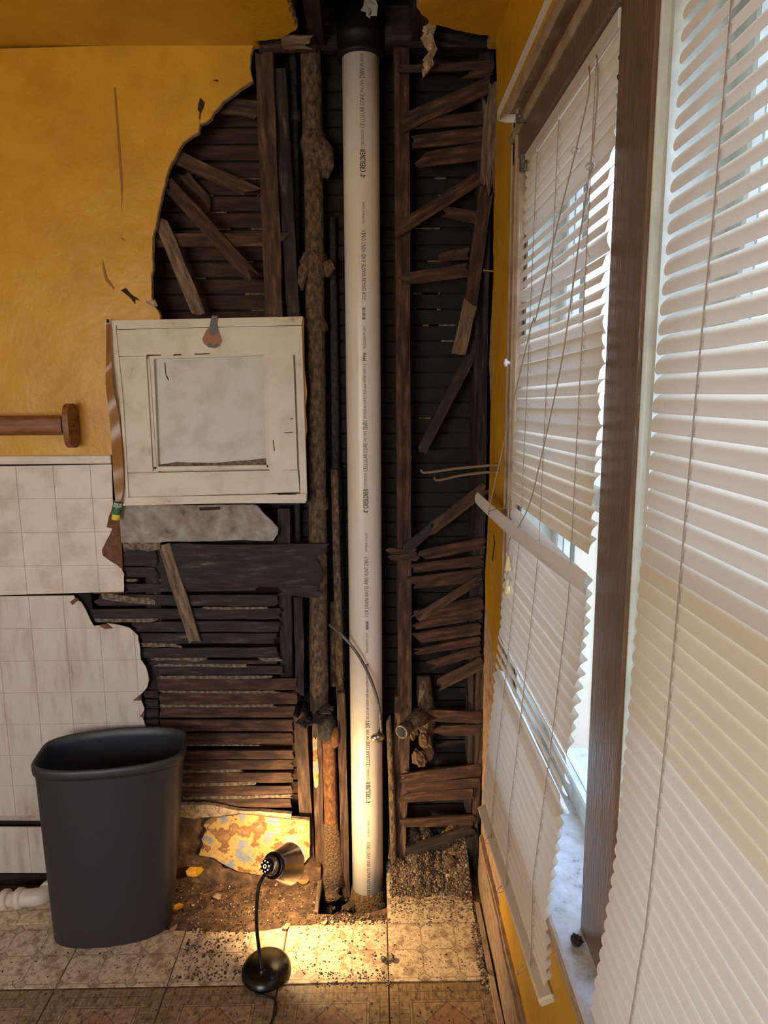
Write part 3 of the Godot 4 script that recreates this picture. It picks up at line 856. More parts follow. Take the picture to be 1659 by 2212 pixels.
# cuts a sheet into square tiles with a groove between them
func tiles(parent: Node3D, sheet: PackedVector2Array, cols: Array, top: float, pitch: float, rows: int, material: String, z: float) -> void:
	put(parent, "tile_sheet", slab(sheet, z - 0.0011, 0.003), M.grout)
	var x0: float = cols[2]
	var step: float = cols[3]
	x0 -= step * floorf((x0 + 3.1) / step)
	for i in range(-1, 24):
		for r in rows:
			var c := rect(x0 + i * step + 0.0009, top - (r + 1) * pitch + 0.0009, x0 + (i + 1) * step - 0.0009, top - r * pitch - 0.0009)
			for p in Geometry2D.intersect_polygons(c, sheet):
				if absf(area(p)) > 0.0002:
					put(parent, "tile", slab(p, z, 0.002), M[material])


func zy(o: Node3D, x: float) -> void:
	# a sheet drawn in (z, y), turned to face the room from the right wall
	o.transform = Transform3D(Basis(Vector3(0, 0, 1), Vector3(0, 1, 0), Vector3(-1, 0, 0)), Vector3(x, 0, 0))


func build_wall_right() -> void:
	var w := setting("wall_right", "yellow plaster wall with the two windows, bare and broken towards the corner")
	var edge := jag(PackedVector2Array([Vector2(0.02, 2.79), Vector2(0.05, 2.6), Vector2(0.03, 2.3), Vector2(0.045, 2.1), Vector2(0.0, 1.93), Vector2(-0.01, 1.85), Vector2(0.04, 1.72), Vector2(0.04, 1.5), Vector2(0.02, 1.3), Vector2(-0.005, 1.2), Vector2(-0.01, 0.9), Vector2(0.0, 0.6), Vector2(0.0, 0.3), Vector2(0.01, 0.05)]), 0.03, 0.007, 41)
	var core := edge.duplicate()
	core.append_array(PackedVector2Array([Vector2(0.499, 0.05), Vector2(0.499, 2.79)]))
	zy(put(w, "plaster_core", slab(core, 0.0, 0.025), M.bare_plaster), 0.378)
	var bare := jag(PackedVector2Array([Vector2(0.035, 2.79), Vector2(0.07, 2.6), Vector2(0.05, 2.3), Vector2(0.07, 2.1), Vector2(0.06, 1.9), Vector2(0.09, 1.78), Vector2(0.055, 1.7), Vector2(0.06, 1.45), Vector2(0.04, 1.25), Vector2(0.005, 1.16), Vector2(0.02, 1.08), Vector2(0.12, 1.0), Vector2(0.3, 0.9), Vector2(0.44, 0.82)]), 0.03, 0.006, 42)
	bare.append_array(PackedVector2Array([Vector2(0.5, 0.8), Vector2(0.5, 2.79)]))
	zy(put(w, "plaster_coat", slab(bare, 0.0, 0.003), M.yellow), 0.375)
	var low := jag(PackedVector2Array([Vector2(0.459,0.363), Vector2(0.386,0.197), Vector2(0.498,0.165)]), 0.03, 0.004, 43)
	low.append_array(PackedVector2Array([Vector2(0.72, 0.16), Vector2(2.3, 0.12), Vector2(2.3, 0.78), Vector2(0.5, 0.78)]))
	zy(put(w, "plaster_coat", slab(low, 0.0, 0.003), M.yellow), 0.375)
	zy(put(w, "plaster_core", slab(rect(0.5, 0.0, 2.3, 0.765), 0.0, 0.025), M.bare_plaster), 0.378)
	for p in [rect(2.301, 0.0, 4.05, 2.79), rect(0.501, 2.36, 2.3, 2.79)]:
		zy(put(w, "plaster_coat", slab(p, 0.0, 0.02), M.yellow), 0.375)
	for p in [rect(-0.3, -0.3, 0.53, 3.05), rect(0.53, -0.3, 2.2, 0.76), rect(0.53, 2.33, 2.2, 3.05), rect(2.2, -0.3, 4.1, 3.05)]:
		zy(put(w, "sheathing", slab(p, 0.0, 0.12), M.dark_void), 0.404)
	var crack := PackedVector2Array([Vector2(0.164,1.33), Vector2(0.193,1.299), Vector2(0.157,1.236), Vector2(0.14,1.234), Vector2(0.177,1.296)])
	zy(put(w, "plaster_crack", slab(crack, 0.0, 0.001), M.dark_brown), 0.3735)
	# casings and mouldings round the windows
	var left := setting("trim_1", "dirty cream painted casing strip between the corner and the far window")
	put(left, "casing_board", box(Vector3(0.356, 0.80, 0.435), Vector3(0.378, 2.47, 0.515), 0.004), M.trim_paint)
	put(left, "bead_strip", box(Vector3(0.350, 0.80, 0.487), Vector3(0.366, 2.47, 0.507), 0.004), M.trim_paint)
	put(left, "bead_strip", box(Vector3(0.352, 0.80, 0.430), Vector3(0.366, 2.47, 0.442), 0.003), M.trim_paint)
	put(left, "knob", lathe(PackedVector2Array([Vector2(0.004, 0), Vector2(0.005, 0.008), Vector2(0.010, 0.011), Vector2(0.010, 0.016), Vector2(0, 0.019)]), 16), M.slat_white).transform = Transform3D(Basis(Vector3(0, 0, 1), PI / 2.0), Vector3(0.352, 1.835, 0.497))
	var head := setting("trim_2", "dirty cream moulded head casing running above both windows")
	put(head, "casing_board", box(Vector3(0.356, 2.315, 0.435), Vector3(0.378, 2.43, 2.3), 0.004), M.mullion_paint)
	put(head, "bead_strip", box(Vector3(0.346, 2.37, 0.430), Vector3(0.366, 2.395, 2.3), 0.006), M.trim_paint)
	put(head, "cap_strip", box(Vector3(0.335, 2.43, 0.42), Vector3(0.378, 2.462, 2.3), 0.006), M.trim_paint)
	var mul := setting("trim_3", "brown varnished mullion post standing between the two windows")
	put(mul, "post_face", box(Vector3(0.365, 0.80, 1.20), Vector3(0.385, 2.33, 1.343), 0.004), M.mullion_paint)
	put(mul, "post_core", box(Vector3(0.385, 0.78, 1.205), Vector3(0.50, 2.34, 1.339)), M.jamb_paint)
	put(mul, "bead_strip", box(Vector3(0.369, 0.80, 1.343), Vector3(0.384, 2.33, 1.352), 0.003), M.jamb_paint)
	put(mul, "stop_strip", box(Vector3(0.386, 0.80, 1.339), Vector3(0.399, 2.33, 1.350), 0.003), M.mullion_paint)
	put(mul, "jamb_board", box(Vector3(0.399, 0.80, 1.339), Vector3(0.50, 2.33, 1.36), 0.003), M.jamb_paint)
	var stool := setting("trim_4", "scuffed white window stool board under both windows")
	put(stool, "stool_board", box(Vector3(0.315, 0.782, 0.50), Vector3(0.50, 0.810, 2.3), 0.005), M.sill_paint)
	put(stool, "paint_edge", box(Vector3(0.3115, 0.786, 0.50), Vector3(0.3165, 0.806, 2.3), 0.002), M.bare_plaster)
	put(stool, "apron_board", box(Vector3(0.362, 0.70, 0.50), Vector3(0.376, 0.782, 2.3), 0.004), M.yellow)
	for n in 2:
		var z0: float = [0.53, 1.36][n]
		var z1: float = [1.20, 2.20][n]
		var win := setting("window_%d" % (n + 1), ["painted sash window behind the broken blind in the far opening", "painted sash window behind the straight blind nearest the viewer"][n])
		for p in [[0.52, 0.80, 0.86], [0.49, 1.53, 1.58], [0.52, 2.26, 2.33]]:
			put(win, "rail", box(Vector3(p[0] - 0.06, p[1], z0), Vector3(p[0] - 0.02, p[2], z1), 0.004), M.jamb_paint)
		for z: float in [z0, z1 - 0.05]:
			put(win, "stile", box(Vector3(0.462, 0.80, z), Vector3(0.498, 2.33, z + 0.05), 0.004), M.jamb_paint)
		put(win, "pane", box(Vector3(0.478, 0.86, z0 + 0.05), Vector3(0.481, 1.53, z1 - 0.05)), M.glass)
		put(win, "pane", box(Vector3(0.478, 1.58, z0 + 0.05), Vector3(0.481, 2.26, z1 - 0.05)), M.glass)
		put(win, "jamb", box(Vector3(0.38, 0.80, z0 - 0.02), Vector3(0.50, 2.33, z0 + 0.004)), M.jamb_paint)
		put(win, "sill", box(Vector3(0.49, 0.76, z0), Vector3(0.58, 0.80, z1), 0.004), M.sill_paint)
	# the boards along the foot of the wall
	var base := setting("baseboard_right", "cracked cream painted baseboards standing off the foot of the right wall")
	lay(base, "board", Vector3(0.366, 0.095, 0.02), Vector3(0.345, 0.075, 1.6), 0.19, 0.016, M.foot_paint, 0.01, 0, 0.05, Vector3(-1, 0, 0))
	lay(base, "cap_strip", Vector3(0.366, 0.195, 0.03), Vector3(0.362, 0.16, 1.6), 0.028, 0.02, M.foot_paint, 0.01, 0, 0.05, Vector3(-1, 0, 0))
	lay(base, "shoe_strip", Vector3(0.339, -0.004, 0.12), Vector3(0.333, 0.012, 1.6), 0.022, 0.016, M.trim_paint, 0.02, 0, 0.15, Vector3(-1, 0, 0))


# ------------------------------------------------------------ pipes

func build_pipes() -> void:
	var base := Vector3(-0.0345, -0.10, -0.05)
	var pvc := thing("drain_pipe", "tall cream plastic drain pipe printed with black lettering in the open wall", "pipe", base)
	var top := Vector3(-0.028, 2.785, -0.05)
	var pts := PackedVector3Array()
	for k in 9:
		pts.append(base.lerp(top, k / 8.0) - base)
	put(pvc, "pipe_barrel", tube(pts, [0.0572], 48), M.pvc)
	var coupling := lathe(PackedVector2Array([Vector2(0.0574, 0.0), Vector2(0.071, 0.0), Vector2(0.074, 0.006), Vector2(0.071, 0.012), Vector2(0.071, 0.05), Vector2(0.074, 0.056), Vector2(0.071, 0.062), Vector2(0.070, 0.21), Vector2(0.0574, 0.21)]), 36)
	put(pvc, "rubber_coupling", coupling, M.rubber).position = top - base - Vector3(0, 0.012, 0)
	put(pvc, "cement_collar", lathe(PackedVector2Array([Vector2(0.076, -0.04), Vector2(0.070, 0.0), Vector2(0.064, 0.03), Vector2(0.0575, 0.04)]), 14), M.dirt).position = Vector3(0, 0.01, 0)
	# the lettering runs upwards along the front of the pipe
	var lines := [
		["FOR DRAIN WASTE AND VENT ONLY", -0.0507, 0.1652, 0.0125, 0], ["USA Made & Owned", 0.1853, 0.2491, 0.008, 2], ["4\" CRESLINE\u00ae", 0.3178, 0.4001, 0.0165, 1], ["COEXTRUDED", 0.4037, 0.4498, 0.009, 2], ["CELLULAR CORE", 0.4569, 0.5551, 0.0125, 0], ["PVC PIPE", 0.5604, 0.5986, 0.009, 0], ["DWV", 0.6038, 0.6315, 0.0145, 0], ["IPS SCH 40 SERIES NSF-dwv ASTM F891-24", 0.6367, 0.8139, 0.009, 0], ["PPFA", 0.8190, 0.8408, 0.011, 1], ["80Z0Z8@97P L3A1", 0.8810, 0.9508, 0.009, 2],
		["FOR DRAIN WASTE AND VENT ONLY", 1.0101, 1.2187, 0.0125, 0], ["USA Made & Owned", 1.2362, 1.2995, 0.008, 2], ["4\" CRESLINE\u00ae", 1.3685, 1.4492, 0.0165, 1], ["COEXTRUDED", 1.4523, 1.5030, 0.009, 2], ["CELLULAR CORE", 1.5076, 1.6004, 0.0125, 0], ["PVC PIPE", 1.6049, 1.6395, 0.009, 0], ["DWV", 1.6440, 1.6740, 0.0145, 0], ["IPS SCH 40 SERIES NSF-dwv ASTM F891-24", 1.6785, 1.8540, 0.009, 0], ["PPFA", 1.8628, 1.8889, 0.011, 1], ["80Z0Z8@97P L3A1", 1.9034, 1.9724, 0.009, 2],
		["FOR DRAIN WASTE AND VENT ONLY", 2.0536, 2.2625, 0.0125, 0], ["USA Made & Owned", 2.2830, 2.3456, 0.008, 2], ["4\" CRESLINE\u00ae", 2.4170, 2.4983, 0.0165, 1], ["COEXTRUDED", 2.5023, 2.5536, 0.009, 2], ["CELLULAR CORE", 2.5589, 2.6539, 0.0125, 0], ["PVC PIPE", 2.6591, 2.6926, 0.009, 0], ["DWV", 2.6977, 2.7259, 0.0145, 0], ["IPS SCH 4", 2.7297, 2.7641, 0.009, 0]]
	for l in lines:
		var y0: float = l[1]
		var y1: float = l[2]
		var u := (y0 + y1) / 2.0
		var c := base.lerp(top, (u - base.y) / (top.y - base.y))
		var lean := 0.07 + 0.02 * sin(u)
		var out := Vector3(sin(lean), 0, cos(lean))
		var at := Vector3(c.x, u, c.z) + out * 0.05735 - base
		var turn := Basis(Vector3(0, 1, 0), Vector3(-cos(lean), 0, sin(lean)), out)
		words(pvc, "lettering", l[0], "Droid Sans", at, turn, y1 - y0, l[3], M.ink_faint if l[4] == 2 else M.ink, l[4] == 1)
	for b in [[1.9924, 2.0295], [0.9640, 0.9937]]:
		var y0: float = b[0]
		var y1: float = b[1]
		var bars := begin()
		var n := 12
		for k in n:
			var y := lerpf(y0, y1, float(k) / n) - base.y
			add_box(bars, Vector3(-0.0005, y, 0.0565), Vector3(0.0095, y + (y1 - y0) / n * gen.randf_range(0.35, 0.8), 0.0577))
		put(pvc, "bar_print", done(bars), M.ink_faint).position = Vector3(0.004, 0, 0)

	var at := Vector3(-0.202,0.635,-0.07)
	var iron := thing("cast_iron_pipe", "old crusted cast iron soil pipe with lumpy joints left of the drain pipe", "pipe", at)
	var spine := PackedVector3Array([Vector3(-0.202,0.639,-0.07), Vector3(-0.201,0.732,-0.07), Vector3(-0.2,0.871,-0.07), Vector3(-0.196,1.041,-0.07), Vector3(-0.193,1.207,-0.07), Vector3(-0.192,1.402,-0.07), Vector3(-0.191,1.592,-0.07), Vector3(-0.188,1.776,-0.07), Vector3(-0.187,1.957,-0.07), Vector3(-0.185,2.132,-0.07), Vector3(-0.182,2.304,-0.07), Vector3(-0.182,2.471,-0.07), Vector3(-0.181,2.634,-0.07), Vector3(-0.183,2.793,-0.07), Vector3(-0.183,2.898,-0.07)])
	put_w(iron, "pipe_barrel", tube(spine, [0.031, 0.0335, 0.032, 0.031], 18, 0.05, 5), M.cast_iron)
	for p in [[Vector3(-0.185,2.132,-0.07), Vector3(-0.184,2.211,-0.07), 0.046], [Vector3(-0.174,2.485,-0.07), Vector3(-0.179,2.573,-0.07), 0.043], [Vector3(-0.184,1.96,-0.07), Vector3(-0.185,2.001,-0.07), 0.041], [Vector3(-0.189,1.37,-0.07), Vector3(-0.188,1.41,-0.07), 0.037]]:
		var a: Vector3 = p[0]
		var b: Vector3 = p[1]
		put_w(iron, "pipe_hub", tube(PackedVector3Array([a, a.lerp(b, 0.2), a.lerp(b, 0.6), a.lerp(b, 0.9), b]), [0.034, p[2] * 0.95, p[2], p[2] * 0.85, 0.033], 16, 0.14, 9), M.cast_iron)
	put_w(iron, "side_branch", tube(PackedVector3Array([Vector3(-0.169,2.543,-0.06), Vector3(-0.146,2.513,-0.05), Vector3(-0.136,2.465,-0.05), Vector3(-0.143,2.431,-0.05)]), [0.024, 0.026, 0.02, 0.012], 10, 0.2, 7), M.cast_iron)
	put_w(iron, "rust_scale", tube(PackedVector3Array([Vector3(-0.203,2.185,-0.04), Vector3(-0.219,2.149,-0.04), Vector3(-0.227,2.114,-0.04), Vector3(-0.225,2.088,-0.045)]), [0.012, 0.016, 0.012, 0.004], 7, 0.3, 8), M.cast_iron)
	put_w(iron, "rust_scale", tube(PackedVector3Array([Vector3(-0.144,2.177,-0.04), Vector3(-0.134,2.156,-0.04), Vector3(-0.144,2.13,-0.04)]), [0.014, 0.017, 0.006], 7, 0.3, 8), M.cast_iron)

	at = Vector3(-0.243,2.003,-0.09)
	var thin := thing("supply_pipe", "thin dark iron water pipe between the stud and the cast iron pipe", "pipe", at)
	put_w(thin, "pipe_barrel", tube(PackedVector3Array([Vector3(-0.281,0.72,-0.1), Vector3(-0.265,1.366,-0.1), Vector3(-0.25,2.004,-0.1), Vector3(-0.242,2.396,-0.1), Vector3(-0.239,2.726,-0.1), Vector3(-0.241,2.886,-0.1)]), [0.0115], 12, 0.06, 3), M.dark_iron)
	put_w(thin, "coupling", tube(PackedVector3Array([Vector3(-0.236,2.612,-0.09), Vector3(-0.236,2.641,-0.09)]), [0.017], 12, 0.05, 4), M.dark_iron)

	at = Vector3(-0.125,0.692,-0.06)
	var thin2 := thing("supply_pipe", "thin rusty water pipe close beside the left edge of the drain pipe", "pipe", at)
	put_w(thin2, "pipe_barrel", tube(PackedVector3Array([Vector3(-0.125,0.692,-0.06), Vector3(-0.127,0.959,-0.06), Vector3(-0.13,1.209,-0.06), Vector3(-0.131,1.506,-0.06)]), [0.0135, 0.0145, 0.013], 12, 0.07, 3), M.cast_iron)
	put_w(thin2, "upper_length", tube(PackedVector3Array([Vector3(-0.129,1.501,-0.11), Vector3(-0.128,1.745,-0.11), Vector3(-0.126,1.99,-0.11), Vector3(-0.126,2.197,-0.11), Vector3(-0.126,2.327,-0.11)]), [0.013, 0.014, 0.014, 0.012], 12, 0.12, 6), M.dark_iron)
	put_w(thin2, "inner_length", tube(PackedVector3Array([Vector3(-0.154,0.715,-0.11), Vector3(-0.152,0.821,-0.11), Vector3(-0.148,1.029,-0.11)]), [0.014, 0.014, 0.012], 12, 0.1, 6), M.cast_iron)

	at = Vector3(-0.169,0.022,-0.05)
	var rust := thing("rusted_pipe", "orange rusted iron pipe stub standing low beside the drain pipe", "pipe", at)
	put_w(rust, "pipe_barrel", tube(PackedVector3Array([Vector3(-0.169,0.022,-0.05), Vector3(-0.167,0.182,-0.05), Vector3(-0.168,0.349,-0.05), Vector3(-0.168,0.511,-0.05), Vector3(-0.17,0.6,-0.05)]), [0.030, 0.0265, 0.0255, 0.025, 0.027], 18, 0.05, 3), M.rust)
	put_w(rust, "soil_crust", tube(PackedVector3Array([Vector3(-0.166,-0.031,-0.045), Vector3(-0.166,0.035,-0.045), Vector3(-0.166,0.167,-0.045), Vector3(-0.167,0.214,-0.045)]), [0.05, 0.038, 0.033, 0.026], 12, 0.16, 4), M.dirt)
	put_w(rust, "broken_hub", tube(PackedVector3Array([Vector3(-0.176,0.544,-0.05), Vector3(-0.177,0.583,-0.05), Vector3(-0.178,0.615,-0.05), Vector3(-0.179,0.636,-0.05)]), [0.030, 0.036, 0.035, 0.022], 12, 0.12, 4), M.dark_iron)
	put_w(rust, "nut", tube(PackedVector3Array([Vector3(-0.146,0.523,-0.02), Vector3(-0.146,0.544,-0.02), Vector3(-0.143,0.594,-0.02)]), [0.011, 0.016, 0.010], 8, 0.04, 4), M.rust)

	at = Vector3(0.054,-0.015,-0.03)
	var post := thing("rusted_rod", "slim rusted pipe standing close to the right edge of the drain pipe", "pipe", at)
	put_w(post, "rod", tube(PackedVector3Array([Vector3(0.063,-0.082,-0.03), Vector3(0.06,0.173,-0.03), Vector3(0.056,0.357,-0.03), Vector3(0.05,0.536,-0.03), Vector3(0.047,0.607,-0.03), Vector3(0.052,0.633,-0.03)]), [0.012, 0.0115, 0.012, 0.011, 0.009, 0.003], 10, 0.12, 3), M.cast_iron)

	at = Vector3(0.192,0.576,-0.09)
	var stub := thing("drain_stub", "grey threaded drain stub poking out right of the drain pipe", "pipe fitting", at)
	var a := Vector3(0.179,0.617,-0.08)
	var b := Vector3(0.09,0.611,0.05)
	var d := (b - a).normalized()
	put_w(stub, "nipple", tube(PackedVector3Array([a, a.lerp(b, 0.35), a.lerp(b, 0.7)]), [0.037, 0.032, 0.026], 16, 0.10, 3), M.cast_iron)
	var collar := begin(false)
	var prof := PackedVector2Array([Vector2(0.0175, -0.03), Vector2(0.0225, -0.03), Vector2(0.0255, -0.028)])
	for k in 6:
		prof.append(Vector2(0.0238, -0.025 + k * 0.0045))
		prof.append(Vector2(0.0258, -0.023 + k * 0.0045))
	prof.append_array(PackedVector2Array([Vector2(0.024, 0.004), Vector2(0.0185, 0.004), Vector2(0.0185, -0.05), Vector2(0.0, -0.05)]))
	if collar:
		var o := put_w(stub, "threaded_collar", lathe(prof, 28), M.galvanized)
		o.transform = Transform3D(along(b, d).basis, b - at)
	put_w(stub, "vertical_leg", tube(PackedVector3Array([Vector3(0.186,0.509,-0.08), Vector3(0.186,0.599,-0.08), Vector3(0.179,0.688,-0.08), Vector3(0.174,0.756,-0.085)]), [0.02, 0.034, 0.028, 0.024], 14, 0.14, 5), M.cast_iron)
	for k in 9:
		var q := Vector3(0.166,0.513,-0.03) + Vector3(gen.randf_range(-0.035, 0.03), gen.randf_range(-0.06, 0.05), gen.randf_range(-0.03, 0.03))
		var o := put_w(stub, "nest_clump", chunk(200 + k, Vector3(0.018, 0.026, 0.016)), M.nest)
		o.position += q

	at = Vector3(-0.118,0.95,0.012)
	var flex := thing("bent_tube", "thin grey bent tube arching across the drain pipe to a round metal cap", "tube", at)
	put_w(flex, "tube", tube(curve(PackedVector3Array([Vector3(-0.156,0.973,-0.02), Vector3(-0.113,0.95,0.02), Vector3(-0.06,0.889,0.035), Vector3(-0.017,0.8,0.035), Vector3(0.01,0.705,0.03), Vector3(0.019,0.617,0.025), Vector3(0.02,0.6,0.025)]), 6), [0.0052], 10), M.galvanized)
	var cap := put_w(flex, "round_cap", lathe(PackedVector2Array([Vector2(0, -0.006), Vector2(0.014, -0.006), Vector2(0.019, 0.0), Vector2(0.017, 0.008), Vector2(0.0, 0.012)]), 24), M.chrome)
	cap.transform = Transform3D(along(Vector3.ZERO, Vector3(0.25, 0.35, 0.9)).basis * Basis.from_scale(Vector3(0.85, 1, 1.35)), Vector3(0.007,0.58,0.03) - at)
	put_w(flex, "clip", tube(PackedVector3Array([Vector3(0.017,0.611,0.02), Vector3(0.007,0.58,0.02)]), [0.004], 8), M.dark_iron)


# ------------------------------------------------------------ the cabinet in the wall

func build_cabinet() -> void:
	var at := Vector3(-0.548,1.4,0)
	var c := thing("wall_cabinet", "old white painted panel door cabinet set in the torn wall", "cabinet", at)
	put_w(c, "body", slab(PackedVector2Array([Vector2(-0.844,1.997), Vector2(-0.225,2.006), Vector2(-0.229,1.399), Vector2(-0.843,1.398)]), -0.032, 0.085), M.soot0)
	var door := Node3D.new()
	door.name = "door"
	c.add_child(door)
	var frame_back := begin()
	for p in [[Vector2(-0.84,1.991), Vector2(-0.223,2), Vector2(-0.232,1.888), Vector2(-0.824,1.879)], [Vector2(-0.84,1.983), Vector2(-0.697,1.982), Vector2(-0.708,1.408), Vector2(-0.832,1.403)], [Vector2(-0.341,1.995), Vector2(-0.223,1.994), Vector2(-0.226,1.407), Vector2(-0.344,1.408)], [Vector2(-0.809,1.507), Vector2(-0.231,1.515), Vector2(-0.226,1.403), Vector2(-0.823,1.406)]]:
		add_slab(frame_back, PackedVector2Array(p), 0.004, 0.02)
	put_w(c, "frame_back", done(frame_back), M.old_white)
	var outline := [[Vector2(-0.84,1.993), Vector2(-0.217,2.003), Vector2(-0.223,1.974), Vector2(-0.816,1.964), "top_trim", 0.014, 0.018], [Vector2(-0.817,1.964), Vector2(-0.222,1.974), Vector2(-0.235,1.882), Vector2(-0.811,1.881), "top_rail", 0.018, 0.018], [Vector2(-0.845,1.99), Vector2(-0.816,1.982), Vector2(-0.808,1.75), Vector2(-0.808,1.413), Vector2(-0.832,1.401), Vector2(-0.846,1.542), Vector2(-0.85,1.751), "side_trim", 0.010, 0.012], [Vector2(-0.815,1.978), Vector2(-0.806,1.978), Vector2(-0.798,1.75), Vector2(-0.801,1.421), Vector2(-0.81,1.412), Vector2(-0.81,1.751), "edge_bead", 0.022, 0.008], [Vector2(-0.811,1.881), Vector2(-0.718,1.883), Vector2(-0.719,1.514), Vector2(-0.807,1.509), "stile", 0.0168, 0.018], [Vector2(-0.342,1.897), Vector2(-0.251,1.9), Vector2(-0.247,1.515), Vector2(-0.34,1.511), "stile", 0.0192, 0.018], [Vector2(-0.805,1.509), Vector2(-0.246,1.515), Vector2(-0.242,1.44), Vector2(-0.802,1.428), "bottom_rail", 0.016, 0.018], [Vector2(-0.248,1.974), Vector2(-0.222,1.974), Vector2(-0.218,1.423), Vector2(-0.242,1.424), "side_trim", 0.016, 0.018], [Vector2(-0.806,1.431), Vector2(-0.22,1.438), Vector2(-0.219,1.411), Vector2(-0.823,1.402), "bottom_ledge", 0.028, 0.030]]
	for o in outline:
		var p := PackedVector2Array()
		var name_at := 0
		for i in o.size():
			if o[i] is Vector2:
				p.append(o[i])
			else:
				name_at = i
				break
		var trim := Geometry2D.offset_polygon(p, -0.0011)
		put_w(door if o[name_at] in ["stile", "top_rail", "bottom_rail"] else c, o[name_at], slab(trim[0], o[name_at + 1], o[name_at + 2]), M.old_white)
	put_w(door, "panel", slab(PackedVector2Array([Vector2(-0.732,1.894), Vector2(-0.334,1.906), Vector2(-0.335,1.502), Vector2(-0.741,1.502)]), -0.012, 0.008), M.panel_white)
	for p in [[Vector2(-0.721,1.882), Vector2(-0.348,1.891), Vector2(-0.348,1.882), Vector2(-0.721,1.873)], [Vector2(-0.721,1.882), Vector2(-0.712,1.881), Vector2(-0.71,1.515), Vector2(-0.719,1.514)], [Vector2(-0.718,1.528), Vector2(-0.345,1.531), Vector2(-0.344,1.519), Vector2(-0.719,1.514)], [Vector2(-0.351,1.891), Vector2(-0.342,1.894), Vector2(-0.341,1.519), Vector2(-0.35,1.517)]]:
		put_w(door, "panel_bead", slab(PackedVector2Array(p), 0.008, 0.02), M.old_white)
	put_w(c, "chip_hole_patch", slab(PackedVector2Array([Vector2(-0.504,2.005), Vector2(-0.486,2.005), Vector2(-0.49,1.979), Vector2(-0.483,1.954), Vector2(-0.475,1.929), Vector2(-0.483,1.911), Vector2(-0.5,1.905), Vector2(-0.52,1.908), Vector2(-0.534,1.92), Vector2(-0.538,1.934), Vector2(-0.526,1.957), Vector2(-0.514,1.971)]), 0.0195, 0.001), M.chip_pink)
	put_w(c, "chip_hole_patch", slab(PackedVector2Array([Vector2(-0.504,2.005), Vector2(-0.486,2.005), Vector2(-0.492,1.982), Vector2(-0.485,1.959), Vector2(-0.498,1.945), Vector2(-0.515,1.948), Vector2(-0.513,1.968)]), 0.0202, 0.001), M.chip_grey)
	put_w(c, "chip_hole_patch", slab(PackedVector2Array([Vector2(-0.525,1.918), Vector2(-0.51,1.921), Vector2(-0.505,1.914), Vector2(-0.49,1.919), Vector2(-0.484,1.914), Vector2(-0.499,1.905), Vector2(-0.52,1.908)]), 0.0204, 0.001), M.chip_grey)
	put_w(c, "yellow_edge", slab(jag(PackedVector2Array([Vector2(-0.223,2), Vector2(-0.217,2), Vector2(-0.219,1.835), Vector2(-0.213,1.761), Vector2(-0.219,1.717), Vector2(-0.216,1.642), Vector2(-0.225,1.594), Vector2(-0.229,1.612)]), 0.03, 0.0015, 6), 0.0, 0.02), M.yellow)
	# dust lying on the bottom ledge of the panel
	put_w(c, "dust_line", slab(jag(PackedVector2Array([Vector2(-0.709,1.534), Vector2(-0.648,1.542), Vector2(-0.511,1.538), Vector2(-0.353,1.552), Vector2(-0.346,1.528), Vector2(-0.715,1.525)]), 0.03, 0.002, 6), -0.009, 0.004), M.mortar)
	for b in [[Vector3(-0.717,1.884,0.019), Vector3(-0.668,1.885,0.019), 0.003], [Vector3(-0.632,1.885,0.019), Vector3(-0.606,1.886,0.019), 0.004], [Vector3(-0.565,1.887,0.019), Vector3(-0.514,1.888,0.019), 0.003], [Vector3(-0.668,1.864,-0.009), Vector3(-0.667,1.823,-0.009), 0.002], [Vector3(-0.667,1.823,-0.009), Vector3(-0.659,1.806,-0.009), 0.003], [Vector3(-0.268,1.681,0.02), Vector3(-0.256,1.681,0.02), 0.003], [Vector3(-0.288,1.636,0.02), Vector3(-0.258,1.637,0.02), 0.002], [Vector3(-0.324,1.614,0.02), Vector3(-0.321,1.576,0.02), 0.003], [Vector3(-0.314,1.436,0.029), Vector3(-0.253,1.437,0.029), 0.005]]:
		lay(c, "paint_crack", b[0], b[1], b[2], 0.0012, M.dark_brown, 0.004, 0.004, 0.4)
	var g := PackedVector2Array([Vector2(-0.841,1.4), Vector2(-0.402,1.399), Vector2(-0.386,1.396)])
	g.append_array(jag(PackedVector2Array([Vector2(-0.386,1.396), Vector2(-0.365,1.368), Vector2(-0.338,1.342), Vector2(-0.319,1.317), Vector2(-0.321,1.301), Vector2(-0.337,1.276)]), 0.02, 0.003, 12))
	g.append_array(jag(PackedVector2Array([Vector2(-0.337,1.276), Vector2(-0.445,1.28), Vector2(-0.6,1.276), Vector2(-0.843,1.275)]), 0.03, 0.002, 13))
	var board_at := Vector3(-0.585,1.272,0)
	var gb := thing("grey_board", "torn grey plasterboard strip under the white cabinet", "plasterboard", board_at)
	put_w(gb, "sheet", slab(g, 0.004, 0.011), M.greyboard)
	put_w(gb, "nail_slot", slab(PackedVector2Array([Vector2(-0.579,1.391), Vector2(-0.508,1.394), Vector2(-0.509,1.383), Vector2(-0.576,1.381)]), 0.0048, 0.001), M.dark_brown)
	put_w(gb, "crumbled_edge", slab(jag(PackedVector2Array([Vector2(-0.841,1.274), Vector2(-0.716,1.275), Vector2(-0.716,1.251), Vector2(-0.757,1.242), Vector2(-0.802,1.249), Vector2(-0.837,1.243)]), 0.015, 0.004, 14), 0.0, 0.014), M.mortar)
	# sticky fly ribbon hanging down the cabinet's left edge
	var r_at := Vector3(-0.843,1.361,0.03)
	var fly := thing("fly_ribbon", "amber sticky fly ribbon hanging along the left edge of the white cabinet", "fly trap", r_at)
